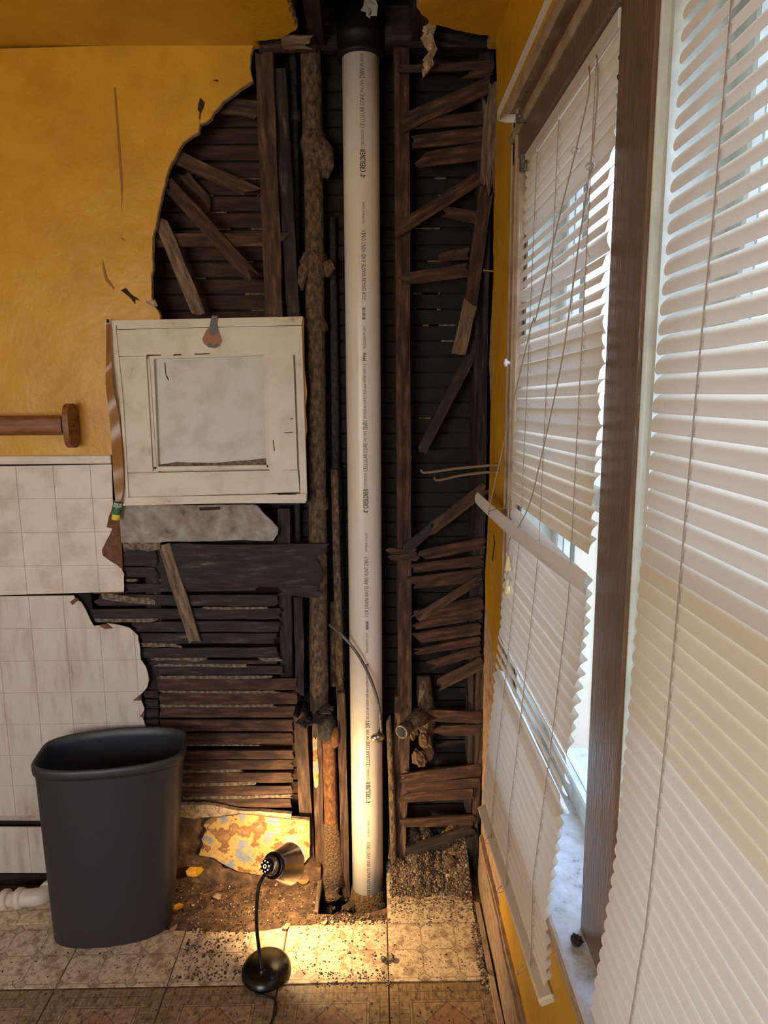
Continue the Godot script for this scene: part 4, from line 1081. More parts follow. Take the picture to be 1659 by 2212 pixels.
	var lf := PackedVector3Array([Vector3(-0.834,1.98,0.03), Vector3(-0.837,1.895,0.036), Vector3(-0.85,1.794,0.024), Vector3(-0.842,1.692,0.034), Vector3(-0.845,1.573,0.026), Vector3(-0.843,1.484,0.034), Vector3(-0.843,1.417,0.03)])
	var rt := PackedVector3Array([Vector3(-0.823,1.983,0.024), Vector3(-0.825,1.895,0.022), Vector3(-0.824,1.794,0.036), Vector3(-0.815,1.692,0.024), Vector3(-0.808,1.574,0.036), Vector3(-0.814,1.475,0.026), Vector3(-0.825,1.417,0.032)])
	lf = curve(lf, 3)
	rt = curve(rt, 3)
	var rs := begin(false)
	for i in lf.size() - 1:
		quad(rs, lf[i + 1], rt[i + 1], rt[i], lf[i])
	put_w(fly, "ribbon", done(rs), M.amber)
	var f0 := Vector3(-0.834,1.416,0.03)
	var f1 := Vector3(-0.846,1.358,0.03)
	put_w(fly, "canister", tube(PackedVector3Array([f1, f0]), [0.0125], 20), M.label_green)
	put_w(fly, "label_band", tube(PackedVector3Array([f1, f1.lerp(f0, 0.3)]), [0.0129], 20), M.label_yellow)
	put_w(fly, "label_band", tube(PackedVector3Array([f1.lerp(f0, 0.72), f1.lerp(f0, 0.95)]), [0.0128], 20), M.label_white)
	words(fly, "lettering", "FLY", "Droid Sans", f1.lerp(f0, 0.83) - r_at + Vector3(0.002, 0, 0.0128), Basis(Vector3(0, 0, 1), 0.1), 0.016, 0.008, M.ink, true)
	put_w(fly, "pin", tube(PackedVector3Array([Vector3(-0.828,1.994,0.028), Vector3(-0.828,1.984,0.03)]), [0.004], 8), M.dark_brown)


# ------------------------------------------------------------ laths that hang loose

func loose(a: Vector3, b: Vector3, w: float, material: Material, label: String, rag0 := 0.02, rag1 := 0.03, t := 0.009) -> MeshInstance3D:
	var o := lay(self, "loose_lath", a, b, w, t, material, rag0, rag1, 0.08)
	tag(o, label, "lath")
	return o


func build_loose_laths() -> void:
	loose(Vector3(-0.629,2.5,-0.03), Vector3(-0.37,2.387,-0.05), 0.042, M.stud1, "brown loose lath slanting down right, topmost of the three in the upper left hole")
	loose(Vector3(-0.633,2.409,-0.024), Vector3(-0.38,2.126,-0.024), 0.044, M.lath2, "longest slanting brown lath in the upper left hole, its lower end splintered")
	loose(Vector3(-0.667,2.31,-0.03), Vector3(-0.553,2.007,-0.03), 0.042, M.weathered1, "grey weathered loose lath leaning steeply onto the top edge of the white cabinet")
	loose(Vector3(-0.686,2.245,-0.045), Vector3(-0.259,2.245,-0.04), 0.040, M.stud0, "level brown lath crossing the upper left hole, broken at the stud", 0.0, 0.05)
	loose(Vector3(-0.539,2.657,-0.06), Vector3(-0.344,2.63,-0.05), 0.048, M.stud2, "short brown board end under the top of the torn yellow edge", 0.03, 0.02)
	loose(Vector3(-0.609,2.454,-0.085), Vector3(-0.524,2.355,-0.105), 0.05, M.lath1, "short brown lath piece behind the longest slanting lath in the upper left hole")
	loose(Vector3(-0.706,1.264,-0.01), Vector3(-0.617,0.922,0), 0.041, M.weathered0, "grey splintered lath hanging below the grey plasterboard strip", 0.0, 0.03)
	loose(Vector3(0.094,2.575,-0.008), Vector3(0.371,2.689,-0.012), 0.048, M.lath0, "reddish slanting lath high to the right of the drain pipe, uppermost of the slanting ones")
	loose(Vector3(0.073,2.259,-0.008), Vector3(0.351,2.43,-0.016), 0.038, M.lath3, "thin slanting lath right of the drain pipe rising to the splintered plank")
	loose(Vector3(0.362,2.391,-0.008), Vector3(0.309,1.992,-0.004), 0.042, M.lath1, "steep long brown lath hanging below the splintered plank near the corner", 0.02, 0.02)
	loose(Vector3(0.316,2.049,0), Vector3(0.277,1.879,0), 0.044, M.weathered2, "short crumbling lath end, thick and crusted, hanging near the corner", 0.02, 0.01, 0.014)
	loose(Vector3(0.348,1.929,-0.04), Vector3(0.158,1.561,-0.035), 0.034, M.soot1, "dark sooty lath slanting down left at mid height right of the drain pipe")
	loose(Vector3(0.376,1.45,-0.01), Vector3(0.19,1.306,-0.006), 0.040, M.stud0, "brown split lath rising right under the two bare cables")
	loose(Vector3(0.199,1.316,-0.012), Vector3(0.091,1.224,-0.014), 0.032, M.soot2, "dark lath end running down left from the split lath to the stud stubs")
	loose(Vector3(0.144,0.995,-0.008), Vector3(0.359,1.132,-0.008), 0.030, M.stud1, "forked thin lath slanting up right among the crowded low laths", 0.05, 0.02)
	loose(Vector3(0.216,0.75,-0.008), Vector3(0.374,0.832,-0.01), 0.042, M.stud3, "wide slanting lath just above the grey threaded drain stub", 0.02, 0.01)
	loose(Vector3(0.116,0.101,-0.02), Vector3(0.355,0.194,-0.02), 0.036, M.soot3, "dark lath lying slanted over the rubble at the foot of the corner", 0.02, 0.01, 0.014)
	var plank := thing("splintered_plank", "pale splintered upright plank at the corner beside the curtain rod end", "plank", Vector3(0.361,2.395,0))
	lay(plank, "splinter", Vector3(0.373,2.682,0.012), Vector3(0.362,2.389,0.012), 0.030, 0.012, M.weathered3, 0.02, 0.06, 0.2)
	lay(plank, "splinter", Vector3(0.359,2.66,0), Vector3(0.357,2.416,0), 0.030, 0.010, M.weathered0, 0.04, 0.05, 0.25)
	lay(plank, "splinter", Vector3(0.381,2.653,0.018), Vector3(0.372,2.404,0.018), 0.014, 0.010, M.weathered1, 0.03, 0.08, 0.2)


# ------------------------------------------------------------ the blinds

func at_height(table: Array, y: float) -> float:
	for i in table.size() - 1:
		if y >= table[i + 1][0]:
			return remap(clampf(y, table[i + 1][0], table[i][0]), table[i][0], table[i + 1][0], table[i][1], table[i + 1][1])
	return table[-1][1]


func slat(a: Vector3, b: Vector3, chord: float, tilt: float, bulge: float, sag := 0.0) -> ArrayMesh:
	var s := begin(false)
	var mid := (a + b) / 2.0
	var rows := [-1.0, -0.86, -0.6, -0.2, 0.2, 0.6, 0.86, 1.0]
	var along_c := Vector3(cos(tilt), sin(tilt), 0)
	var out := Vector3(-sin(tilt), cos(tilt), 0)
	var len_ab := a.distance_to(b)
	var grid := []
	var n := 8
	for v: float in rows:
		var k := maxf(0.0, (absf(v) - 0.55) / 0.45)
		var inset := 0.45 * chord / 2.0 * (1.0 - sqrt(maxf(0.0, 1.0 - k * k))) / len_ab
		var row := []
		for i in n + 1:
			var u := lerpf(inset, 1.0 - inset, float(i) / n)
			var p := a.lerp(b, u) + along_c * (v * chord / 2.0) + out * (bulge * (1.0 - v * v))
			p.y -= sag * 4.0 * u * (1.0 - u)
			row.append(p - mid)
		grid.append(row)
	for r in rows.size() - 1:
		for i in n:
			quad(s, grid[r][i], grid[r][i + 1], grid[r + 1][i + 1], grid[r + 1][i])
	return done(s)


func hang_slat(parent: Node3D, called: String, a: Vector3, b: Vector3, tilt: float, material: Material, sag := 0.0, chord := 0.0298) -> void:
	put(parent, called, slat(a, b, chord, deg_to_rad(tilt), 0.0060, sag), material).position = (a + b) / 2.0 - parent.position


# the cross strings that carry the slats, seen as short pale dashes beside the ladder cord
func rungs(pts: PackedVector3Array) -> ArrayMesh:
	var s := begin(false)
	for p in pts:
		add_tube(s, PackedVector3Array([p + Vector3(0.0, 0.009, -0.001), p + Vector3(0.001, 0.002, -0.005), p + Vector3(0.007, -0.009, -0.006)]), [0.0008], 4)
	return done(s)


func build_blinds() -> void:
	# far window: crooked, with bent slats, swung out over the stool
	var lx := [[2.32, 0.373], [1.76, 0.363], [1.47, 0.356], [1.25, 0.341], [1.03, 0.325], [0.83, 0.310], [0.62, 0.292]]
	var rx := [[2.32, 0.372], [1.49, 0.362], [1.41, 0.361], [1.17, 0.343], [0.96, 0.324], [0.84, 0.312], [0.62, 0.316]]
	var at := Vector3(0.31, 0.63, 0.87)
	var b := thing("venetian_blind", "crooked broken cream blind with bent slats in the far window next to the torn corner", "blind", at)
	put_w(b, "head_rail", box(Vector3(0.364, 2.287, 0.55), Vector3(0.392, 2.315, 1.195), 0.002), M.white_enamel)
	var zs := [0.70, 0.88, 1.11]
	var rung_points := [PackedVector3Array(), PackedVector3Array(), PackedVector3Array()]
	var fronts := [PackedVector3Array(), PackedVector3Array(), PackedVector3Array()]
	var y := 2.272
	var k := 0
	var r := RandomNumberGenerator.new()
	r.seed = 5
	while y > 0.665:
		var tilt := 64.0
		var left := y
		var right := y
		var lz := 0.55
		var rz := 1.19
		if y > 2.13:
			tilt = 98.0
		elif y > 2.0:
			tilt = 58.0
		elif y > 1.965:
			tilt = 95.0
		elif y > 1.87:
			tilt = 50.0
		elif y > 1.80:
			tilt = 97.0
		elif y > 1.755:
			tilt = 62.0
		elif y > 1.70:
			tilt = 92.0
		elif y < 1.30 and y > 1.20:
			tilt = 48.0
		elif y < 1.13 and y > 1.04:
			tilt = 114.0 + r.randf_range(-5, 5)
		if y > 1.42:
			right += 0.012 * exp(-pow((y - 1.68) / 0.16, 2.0))
		if y < 1.04 and y > 1.01:
			tilt = 16.0
			left += 0.010
		if y > 1.5:
			rz = 1.196
		var skip := (y < 1.487 and y > 1.462)
		if y <= 1.462 and y > 1.30:
			left += 0.006 * (y - 1.30) / 0.16
			right -= 0.020 * (y - 1.30) / 0.16
		if not skip:
			var m: Material = M.slat_warm if y < 1.62 and y > 1.50 else M.slat
			hang_slat(b, "slat", Vector3(at_height(lx, left), left, lz + r.randf_range(-0.004, 0.004)), Vector3(at_height(rx, right), right, rz + r.randf_range(-0.004, 0.004)), tilt + r.randf_range(-3, 3), m, r.randf_range(0.0, 0.002))
		for i in 3:
			var u: float = (zs[i] - 0.55) / 0.64
			var x := lerpf(at_height(lx, y), at_height(rx, y), u) - 0.0125
			fronts[i].append(Vector3(x, lerpf(left, right, u), zs[i]))
			if not skip:
				rung_points[i].append(Vector3(x, lerpf(left, right, u), zs[i]))
		y -= 0.0256
		k += 1
	for i in 3:
		fronts[i].append(Vector3(0.292 + 0.004 * i, 0.64, zs[i]))
		put_w(b, "ladder_cord", tube(fronts[i], [0.0009], 5), M.cord)
		put_w(b, "ladder_rungs", rungs(rung_points[i]), M.slat_white)
	var rail := put_w(b, "bottom_rail", box(Vector3(-0.016, -0.009, -0.32), Vector3(0.016, 0.009, 0.32), 0.004), M.slat_warm)
	rail.transform = Transform3D(Basis(Vector3(0, 0, 1), atan2(-(0.316 - 0.294), 0.64) * -1.0).rotated(Vector3(0, 1, 0), atan2(0.316 - 0.294, 0.64)).rotated(Vector3(0, 0, 1), 0.35), Vector3(0.304, 0.642, 0.87) - at)
	for z: float in zs:
		put_w(b, "cord_loop", tube(curve(PackedVector3Array([Vector3(0.286, 0.65, z), Vector3(0.276, 0.645, z + 0.004), Vector3(0.274, 0.632, z), Vector3(0.283, 0.630, z - 0.003), Vector3(0.29, 0.638, z)]), 4), [0.0009], 5), M.cord)
	# pull cords with their beads and tassels
	var cord_a := curve(PackedVector3Array([Vector3(0.362, 2.29, 1.06), Vector3(0.35,2.232,1.107), Vector3(0.348,2.163,1.048), Vector3(0.345,2.068,0.956), Vector3(0.342,1.914,0.812), Vector3(0.341,1.904,0.779), Vector3(0.33,1.697,0.607), Vector3(0.315,1.45,0.43), Vector3(0.314,1.449,0.459), Vector3(0.33,1.476,0.597), Vector3(0.33,1.455,0.624), Vector3(0.33,1.369,0.628)]), 4)
	put_w(b, "pull_cord", tube(cord_a, [0.0013], 6), M.cord)
	var cord_b := curve(PackedVector3Array([Vector3(0.362, 2.29, 1.10), Vector3(0.352,2.217,1.148), Vector3(0.35,2.116,1.131), Vector3(0.348,2.013,1.093), Vector3(0.346,1.879,1.044), Vector3(0.345,1.796,1.005), Vector3(0.34,1.647,0.916), Vector3(0.335,1.52,0.827), Vector3(0.332,1.435,0.697), Vector3(0.331,1.398,0.637), Vector3(0.33,1.318,0.634)]), 4)
	put_w(b, "pull_cord", tube(cord_b, [0.0013], 6), M.cord)
	for q: Vector3 in [Vector3(0.347,2.165,1.048), Vector3(0.349,2.114,1.134)]:
		var bead := put_w(b, "bead", lathe(PackedVector2Array([Vector2(0, -0.006), Vector2(0.006, -0.0045), Vector2(0.008, 0.0), Vector2(0.006, 0.0045), Vector2(0, 0.006)]), 16), M.bead)
		bead.position += q
	for q: Vector3 in [Vector3(0.33,1.344,0.631), Vector3(0.33,1.285,0.632)]:
		var tas := put_w(b, "tassel", lathe(PackedVector2Array([Vector2(0, 0.019), Vector2(0.003, 0.019), Vector2(0.0045, 0.010), Vector2(0.0085, -0.015), Vector2(0.0095, -0.018), Vector2(0.0075, -0.018), Vector2(0.003, 0.012)]), 16), M.tassel)
		tas.position += q
	put_w(b, "end_bracket", box(Vector3(0.355, 2.28, 0.525), Vector3(0.395, 2.325, 0.55), 0.003), M.galvanized)
	put_w(b, "tilter", tube(PackedVector3Array([Vector3(0.357, 2.285, 0.60), Vector3(0.355, 2.262, 0.602)]), [0.004], 8), M.galvanized)
	# one slat that has come out and juts into the room
	var s0 := Vector3(0.312,1.447,0.216)
	var s1 := Vector3(0.352,1.446,1.199)
	hang_slat(b, "slat", s0, s1, 84.0, M.slat_white, 0.010, 0.036)
	b.get_child(-1).set_meta("label", "single white slat jutting out crookedly into the corner")

	# near window: straight and closed
	var l2 := [[2.34, 0.396], [1.967, 0.390], [1.758, 0.383], [1.534, 0.378], [1.329, 0.373], [1.071, 0.363], [0.953, 0.352], [0.824, 0.339], [0.5, 0.31]]
	at = Vector3(0.33, 0.56, 1.78)
	var n := thing("venetian_blind", "straight closed cream blind filling the near window at the right edge", "blind", at)
	put_w(n, "head_rail", box(Vector3(0.384, 2.295, 1.372), Vector3(0.410, 2.32, 2.17), 0.002), M.white_enamel)
	var cords := [PackedVector3Array(), PackedVector3Array(), PackedVector3Array()]
	var czs := [1.512, 1.80, 2.08]
	y = 2.274
	k = 0
	while y > 0.585:
		var x := at_height(l2, y)
		var tilt := 63.0
		var m: Material = M.slat_warm if y > 1.30 and y < 1.52 else M.slat  # band tinted for light coming through from outdoors
		hang_slat(n, "slat", Vector3(x, y, 1.372 + r.randf_range(-0.001, 0.001)), Vector3(x, y, 2.17), tilt + r.randf_range(-1.2, 1.2), m, 0.0, 0.0294)
		for i in 3:
			cords[i].append(Vector3(x - 0.0122, y, czs[i]))
		y -= 0.0252
		k += 1
	for i in 3:
		put_w(n, "ladder_cord", tube(cords[i], [0.0010], 5), M.cord)
		put_w(n, "ladder_rungs", rungs(cords[i]), M.slat_white)
	put_w(n, "bottom_rail", box(Vector3(0.308, 0.545, 1.372), Vector3(0.336, 0.565, 2.17), 0.004), M.slat_warm)


# ------------------------------------------------------------ the trash can

func ring_of(c: Vector3, a: float, b: float, power: float, turn: float, n := 64) -> PackedVector3Array:
	var out := PackedVector3Array()
	for k in n:
		var t := TAU * k / n
		var x := signf(cos(t)) * pow(absf(cos(t)), 2.0 / power) * a
		var z := signf(sin(t)) * pow(absf(sin(t)), 2.0 / power) * b
		z += 0.035 * (1.0 - (x / a) * (x / a)) * signf(z) * absf(z) / b
		out.append(c + Vector3(x, 0, z).rotated(Vector3(0, 1, 0), turn))
	return out


func build_trash_can() -> void:
	var base := Vector3(-0.885, 0.0045, 0.175)
	var c := thing("trash_can", "tall dark grey plastic trash can standing on the tiles by the wall", "trash can", base)
	var loops := []
	var turn := 0.14
	var off := Vector3(0.03, 0, 0.0)
	for h in [[0.0, 0.01], [0.0, 0.985], [0.004, 1.0], [0.15, 1.0], [0.3, 1.0], [0.45, 1.0], [0.6, 1.0]]:
		var u: float = h[0] / 0.62
		loops.append(ring_of(Vector3(0, h[0], 0) + off * u, (0.187 + 0.038 * u) * h[1], (0.088 + 0.012 * u) * h[1], 5.2, turn))
	put(c, "body", loft(loops), M.can_plastic)
	var rim := []
	for h in [[0.596, 0.001], [0.595, 0.006], [0.608, 0.0075], [0.623, 0.0070], [0.6285, 0.003], [0.626, -0.002], [0.6, -0.004]]:
		rim.append(ring_of(Vector3(0, h[0], 0) + off, 0.2245 + h[1], 0.0995 + h[1], 5.2, turn))
	put(c, "rim", loft(rim), M.can_plastic)
	var inner := []
	for h in [0.605, 0.45, 0.3, 0.15, 0.012]:
		var u: float = h / 0.62
		inner.append(ring_of(Vector3(0, h, 0) + off * u, 0.184 + 0.038 * u, 0.085 + 0.012 * u, 5.2, turn))
	inner.append(ring_of(Vector3(0, 0.012, 0), 0.001, 0.001, 2, turn))
	put(c, "inner_wall", loft(inner), M.can_plastic)


# ------------------------------------------------------------ the lamp

func build_lamp() -> void:
	var base := Vector3(-0.343, 0.004, 0.405)
	var l := thing("desk_lamp", "lit black gooseneck desk lamp with a metal shade standing on the floor", "lamp", base)
	var foot := put(l, "base", lathe(PackedVector2Array([Vector2(0, 0), Vector2(0.072, 0.0), Vector2(0.077, 0.004), Vector2(0.077, 0.010), Vector2(0.075, 0.013), Vector2(0.073, 0.020), Vector2(0.062, 0.029), Vector2(0.042, 0.036), Vector2(0.02, 0.039), Vector2(0, 0.040)]), 48), M.black_plastic)
	foot.scale = Vector3(0.98, 1.0, 1.08)
	put(foot, "switch", lathe(PackedVector2Array([Vector2(0.013, 0.0), Vector2(0.013, 0.005), Vector2(0.010, 0.007), Vector2(0, 0.0075)]), 20), M.black_rubber).transform = Transform3D(Basis(Vector3(1, 0, 0), 0.35), Vector3(0.03, 0.031, 0.045))
	put(l, "neck_socket", lathe(PackedVector2Array([Vector2(0.013, 0.0), Vector2(0.012, 0.012), Vector2(0.008, 0.018), Vector2(0.006, 0.02)]), 20), M.black_plastic).position = Vector3(-0.006, 0.027, 0.04)
	var head := Vector3(-0.342, 0.338, 0.37) - base
	var d := Vector3(0.060, -0.056, -0.088).normalized()
	var neck := curve(PackedVector3Array([Vector3(-0.006, 0.034, 0.04), Vector3(-0.358,0.085,0.425) - base, Vector3(-0.365,0.156,0.415) - base, Vector3(-0.365,0.215,0.41) - base, Vector3(-0.361,0.269,0.4) - base, Vector3(-0.354,0.297,0.385) - base, head + d * 0.012 + Vector3(0, -0.016, 0)]), 8)
	put(l, "neck", tube(neck, [0.0056], 14), M.black_rubber)
	var t := along(head, d)
	var cap := put(l, "socket_cap", lathe(PackedVector2Array([Vector2(0, 0.0), Vector2(0.013, 0.0), Vector2(0.018, 0.002), Vector2(0.0215, 0.008), Vector2(0.0235, 0.016), Vector2(0.0235, 0.020)]), 36), M.black_plastic)
	cap.transform = t
	var sleeve := put(l, "sleeve", lathe(PackedVector2Array([Vector2(0.0225, 0.016), Vector2(0.0245, 0.016), Vector2(0.0335, 0.044), Vector2(0.0325, 0.044)]), 48), M.brushed)
	sleeve.transform = t
	var band := put(l, "collar", lathe(PackedVector2Array([Vector2(0.034, 0.036), Vector2(0.0375, 0.036), Vector2(0.0395, 0.040), Vector2(0.0395, 0.048), Vector2(0.0375, 0.051), Vector2(0.035, 0.051)]), 48), M.black_plastic)
	band.transform = t
	var shade := put(l, "shade", lathe(PackedVector2Array([Vector2(0.034, 0.044), Vector2(0.0355, 0.046), Vector2(0.062, 0.118), Vector2(0.0625, 0.121), Vector2(0.0605, 0.121), Vector2(0.033, 0.046)]), 56), M.brushed)
	shade.transform = t
	var hot := plain("bulb_glow", Color(1, 0.9, 0.7), 0.4)
	hot.emission_enabled = true
	hot.emission = Color(1.0, 0.82, 0.55)
	hot.emission_energy_multiplier = 6.0
	var bulb := put(shade, "bulb", lathe(PackedVector2Array([Vector2(0, 0.130), Vector2(0.012, 0.127), Vector2(0.021, 0.118), Vector2(0.024, 0.106), Vector2(0.020, 0.092), Vector2(0.013, 0.076), Vector2(0.012, 0.045), Vector2(0, 0.045)]), 24), hot)
	bulb.transform = Transform3D()
	# glowing discs on the cap; light through vent holes is painted in
	for k in 8:
		var a := TAU * k / 8.0 + 0.2
		var o := put(cap, "vent_glow", lathe(PackedVector2Array([Vector2(0, 0.0002), Vector2(0.0019, 0.0), Vector2(0.0019, 0.0016)]), 12), hot)
		o.transform = Transform3D(Basis(), Vector3(cos(a) * 0.0148, -0.0006 + 0.0008, sin(a) * 0.0148))
	var ring := put(cap, "vent_glow", lathe(PackedVector2Array([Vector2(0.0042, -0.0004), Vector2(0.0056, -0.0004), Vector2(0.0056, 0.001)]), 20), hot)
	var glow := OmniLight3D.new()
	glow.name = "bulb_light"
	glow.light_color = Color(1.0, 0.85, 0.62)
	glow.light_energy = 0.46
	glow.light_size = 0.02
	glow.omni_range = 8.0
	glow.omni_attenuation = 2.0
	glow.shadow_enabled = true
	l.add_child(glow)
	glow.position = head + d * 0.108
	var cord := curve(PackedVector3Array([Vector3(-0.022, 0.006, 0.075), Vector3(-0.357,0.008,0.492) - base, Vector3(-0.323,0.008,0.501) - base, Vector3(-0.302,0.008,0.513) - base, Vector3(-0.294,0.008,0.545) - base, Vector3(-0.303,0.008,0.59) - base, Vector3(-0.325,0.008,0.662) - base, Vector3(-0.361,0.008,0.86) - base]), 8)
	put(l, "cord", tube(cord, [0.0033], 10), M.black_rubber)


# ------------------------------------------------------------ other things

func build_small_things() -> void:
	# towel bar on the left
	var at := Vector3(-0.97,1.665,0)
	var bar := thing("towel_bar", "brown wooden towel bar with a rounded end bracket on the yellow wall", "towel bar", at)
	var side := PackedVector2Array()
	for k in 28:
		var a := TAU * k / 28.0
		side.append(Vector2(signf(cos(a)) * pow(absf(cos(a)), 0.75) * 0.046 + 0.046, signf(sin(a)) * pow(absf(sin(a)), 0.75) * 0.070))
	var pl := put(bar, "end_bracket", slab(side, 0.0, 0.018), M.oak1)
	pl.transform = Transform3D(Basis(Vector3(0, 0, 1), Vector3(0, 1, 0), Vector3(1, 0, 0)) * Basis.from_scale(Vector3(1, 1, -1)), Vector3(0.002, 0.0, 0.002))
	var rail := []
	for x: float in [-0.012, -0.8, -1.8]:
		var loop := PackedVector3Array()
		for k in 16:
			var a := -TAU * k / 16.0
			loop.append(Vector3(x, signf(sin(a)) * pow(absf(sin(a)), 0.7) * 0.031 + 0.002, 0.05 + signf(cos(a)) * pow(absf(cos(a)), 0.7) * 0.020))
		rail.append(loop)
	put(bar, "rail", loft(rail), M.oak0)
	put(bar, "screw_hole", lathe(PackedVector2Array([Vector2(0, 0.0006), Vector2(0.004, 0.0006), Vector2(0.004, 0)]), 10), M.dark_brown).transform = Transform3D(Basis(Vector3(0, 0, 1), -PI / 2.0), Vector3(0.0205, 0.0, 0.05))
	# curtain rod over the far window
	at = Vector3(0.352,2.386,0.551)
	var rod := thing("curtain_rod", "white flat curtain rod bending back to the window casing above the far blind", "curtain rod", at)
	var e := Vector3(0.288,2.378,0.602)
	var flat := begin()
	var far := e + Vector3(0, 0.012, 1.65)
	var pts := [Vector3(0.354, e.y - 0.003, e.z - 0.004), Vector3(0.31, e.y - 0.003, e.z - 0.006), Vector3(0.296, e.y - 0.001, e.z - 0.003), Vector3(0.289, e.y, e.z + 0.006), Vector3(0.288, e.y, e.z + 0.03), far]
	for i in pts.size() - 1:
		var p: Vector3 = pts[i]
		var q: Vector3 = pts[i + 1]
		var side_n := (q - p).cross(Vector3(0, 1, 0)).normalized() * 0.002
		var hi := Vector3(0, 0.0085, 0)
		quad(flat, p - hi + side_n, q - hi + side_n, q + hi + side_n, p + hi + side_n)
		quad(flat, q - hi - side_n, p - hi - side_n, p + hi - side_n, q + hi - side_n)
		quad(flat, p + hi + side_n, q + hi + side_n, q + hi - side_n, p + hi - side_n)
		quad(flat, q - hi + side_n, p - hi + side_n, p - hi - side_n, q - hi - side_n)
	put_w(rod, "rod", done(flat), M.white_enamel)
	put_w(rod, "wall_hook", box(Vector3(0.33, e.y - 0.012, e.z - 0.009), Vector3(0.358, e.y + 0.006, e.z + 0.001), 0.002), M.galvanized)
	# two old cables out of the right wall
	var tip := [Vector3(0.155,1.508,0.05), Vector3(0.197,1.483,0.05)]
	for k in 2:
		var cab := put(self, "cable", tube(curve(PackedVector3Array([Vector3(0.385, 1.548 - 0.022 * k, 0.25), Vector3(0.35, 1.545 - 0.020 * k, 0.22), (tip[k] as Vector3).lerp(Vector3(0.36, 1.54, 0.23), 0.5) + Vector3(0, 0.004 - 0.008 * k, 0), tip[k] + Vector3(0.015, -0.002, 0), tip[k] + Vector3(0, 0.006, 0)]), 5), [0.0042], 8), M.cable_cloth)
		tag(cab, ["longer upper bare cloth cable sticking out of the right wall over the cavity", "shorter lower cloth cable with a bent tip sticking out of the right wall"][k], "cable")
	var nail := put(self, "nail", tube(PackedVector3Array([Vector3(0.39, 2.128, 0.06), Vector3(0.347, 2.132, 0.06), Vector3(0.346, 2.132, 0.06), Vector3(0.3455, 2.132, 0.06)]), [0.002, 0.002, 0.0055, 0.0055], 8), M.tassel)
	tag(nail, "small nail sticking out of the yellow plaster edge at the corner", "nail")
	# shreds and wool at the ceiling
	var shred := thing("plaster_shred", "crumpled tan strip of torn plaster hanging from the ceiling edge", "plaster shred", Vector3(0.17,2.694,0.03))
	var zig := PackedVector3Array([Vector3(0.171,2.834,0.07), Vector3(0.181,2.812,0.06), Vector3(0.168,2.792,0.05), Vector3(0.177,2.772,0.045), Vector3(0.188,2.759,0.04), Vector3(0.172,2.738,0.035), Vector3(0.181,2.723,0.03), Vector3(0.169,2.713,0.03), Vector3(0.161,2.692,0.03)])
	var half := [0.012, 0.015, 0.018, 0.017, 0.012, 0.015, 0.010, 0.014, 0.003]
	var sh := begin()
	for i in zig.size() - 1:
		var w0 := Vector3(half[i], 0.004 * (i % 2), 0.008 * (1 - 2 * (i % 2)))
		var w1 := Vector3(half[i + 1], 0.004 * ((i + 1) % 2), 0.008 * (1 - 2 * ((i + 1) % 2)))
		var th := Vector3(0, 0, 0.003)
		quad(sh, zig[i + 1] - w1 + th, zig[i + 1] + w1 + th, zig[i] + w0 + th, zig[i] - w0 + th)
		quad(sh, zig[i + 1] + w1 - th, zig[i + 1] - w1 - th, zig[i] - w0 - th, zig[i] + w0 - th)
		quad(sh, zig[i + 1] + w1 + th, zig[i + 1] + w1 - th, zig[i] + w0 - th, zig[i] + w0 + th)
		quad(sh, zig[i + 1] - w1 - th, zig[i + 1] - w1 + th, zig[i] - w0 + th, zig[i] - w0 - th)
	put_w(shred, "strip", done(sh), M.core)
	for q: Vector3 in [Vector3(0.166,2.809,0.06), Vector3(0.18,2.769,0.045), Vector3(0.17,2.721,0.035)]:
		var o := put_w(shred, "crumb", chunk(int(q.y * 1000), Vector3(0.011, 0.014, 0.009)), M.core)
		o.position += q
	var wool := put(self, "insulation_tuft", chunk(91, Vector3(0.026, 0.032, 0.02), 9, 0.4), M.wool)
	wool.position = Vector3(0.003,2.875,0.06)
	tag(wool, "pale grey tuft of insulation hanging at the top of the black coupling", "insulation")
	# clod on the stool, loose tile and fitting on the left
	var clod := put(self, "dirt_clod", chunk(92, Vector3(0.013, 0.010, 0.011)), M.dark_iron)
	clod.position = Vector3(0.347, 0.819, 1.243)
	tag(clod, "dark grey clod lying on the white window stool by the mullion post", "clod")
	at = Vector3(-1.251,0.008,0.1)
	var elbow := thing("drain_elbow", "dirty white plastic drain elbow lying at the foot of the left wall", "pipe fitting", Vector3(at.x, 0.0, at.z))
	put_w(elbow, "pipe_barrel", tube(PackedVector3Array([Vector3(-1.6, 0.035, 0.11), Vector3(-1.30, 0.037, 0.11), Vector3(-1.245, 0.040, 0.11)]), [0.024], 18, 0.02, 2), M.old_white)
	put_w(elbow, "bend", tube(curve(PackedVector3Array([Vector3(-1.255, 0.042, 0.11), Vector3(-1.20, 0.046, 0.112), Vector3(-1.165, 0.044, 0.10), Vector3(-1.155, 0.04, 0.06), Vector3(-1.155, 0.04, -0.03)]), 4), [0.027, 0.029, 0.029], 18, 0.03, 2), M.old_white)
	for p in [[Vector3(-1.30, 0.037, 0.11), Vector3(-1.275, 0.039, 0.11)], [Vector3(-1.25, 0.042, 0.11), Vector3(-1.225, 0.044, 0.111)], [Vector3(-1.156, 0.042, 0.085), Vector3(-1.155, 0.04, 0.06)]]:
		put_w(elbow, "slip_nut", tube(PackedVector3Array([p[0], p[0].lerp(p[1], 0.15), p[0].lerp(p[1], 0.85), p[1]]), [0.03, 0.035, 0.035, 0.03], 12, 0.03, 3), M.old_white)
	var loose_tile := put(self, "loose_floor_tile", tile_mesh(rect(-0.25, -0.05, 0.25, 0.05), Rect2(-0.25, -0.1, 0.334, 0.334), 0.004), M.octagon)
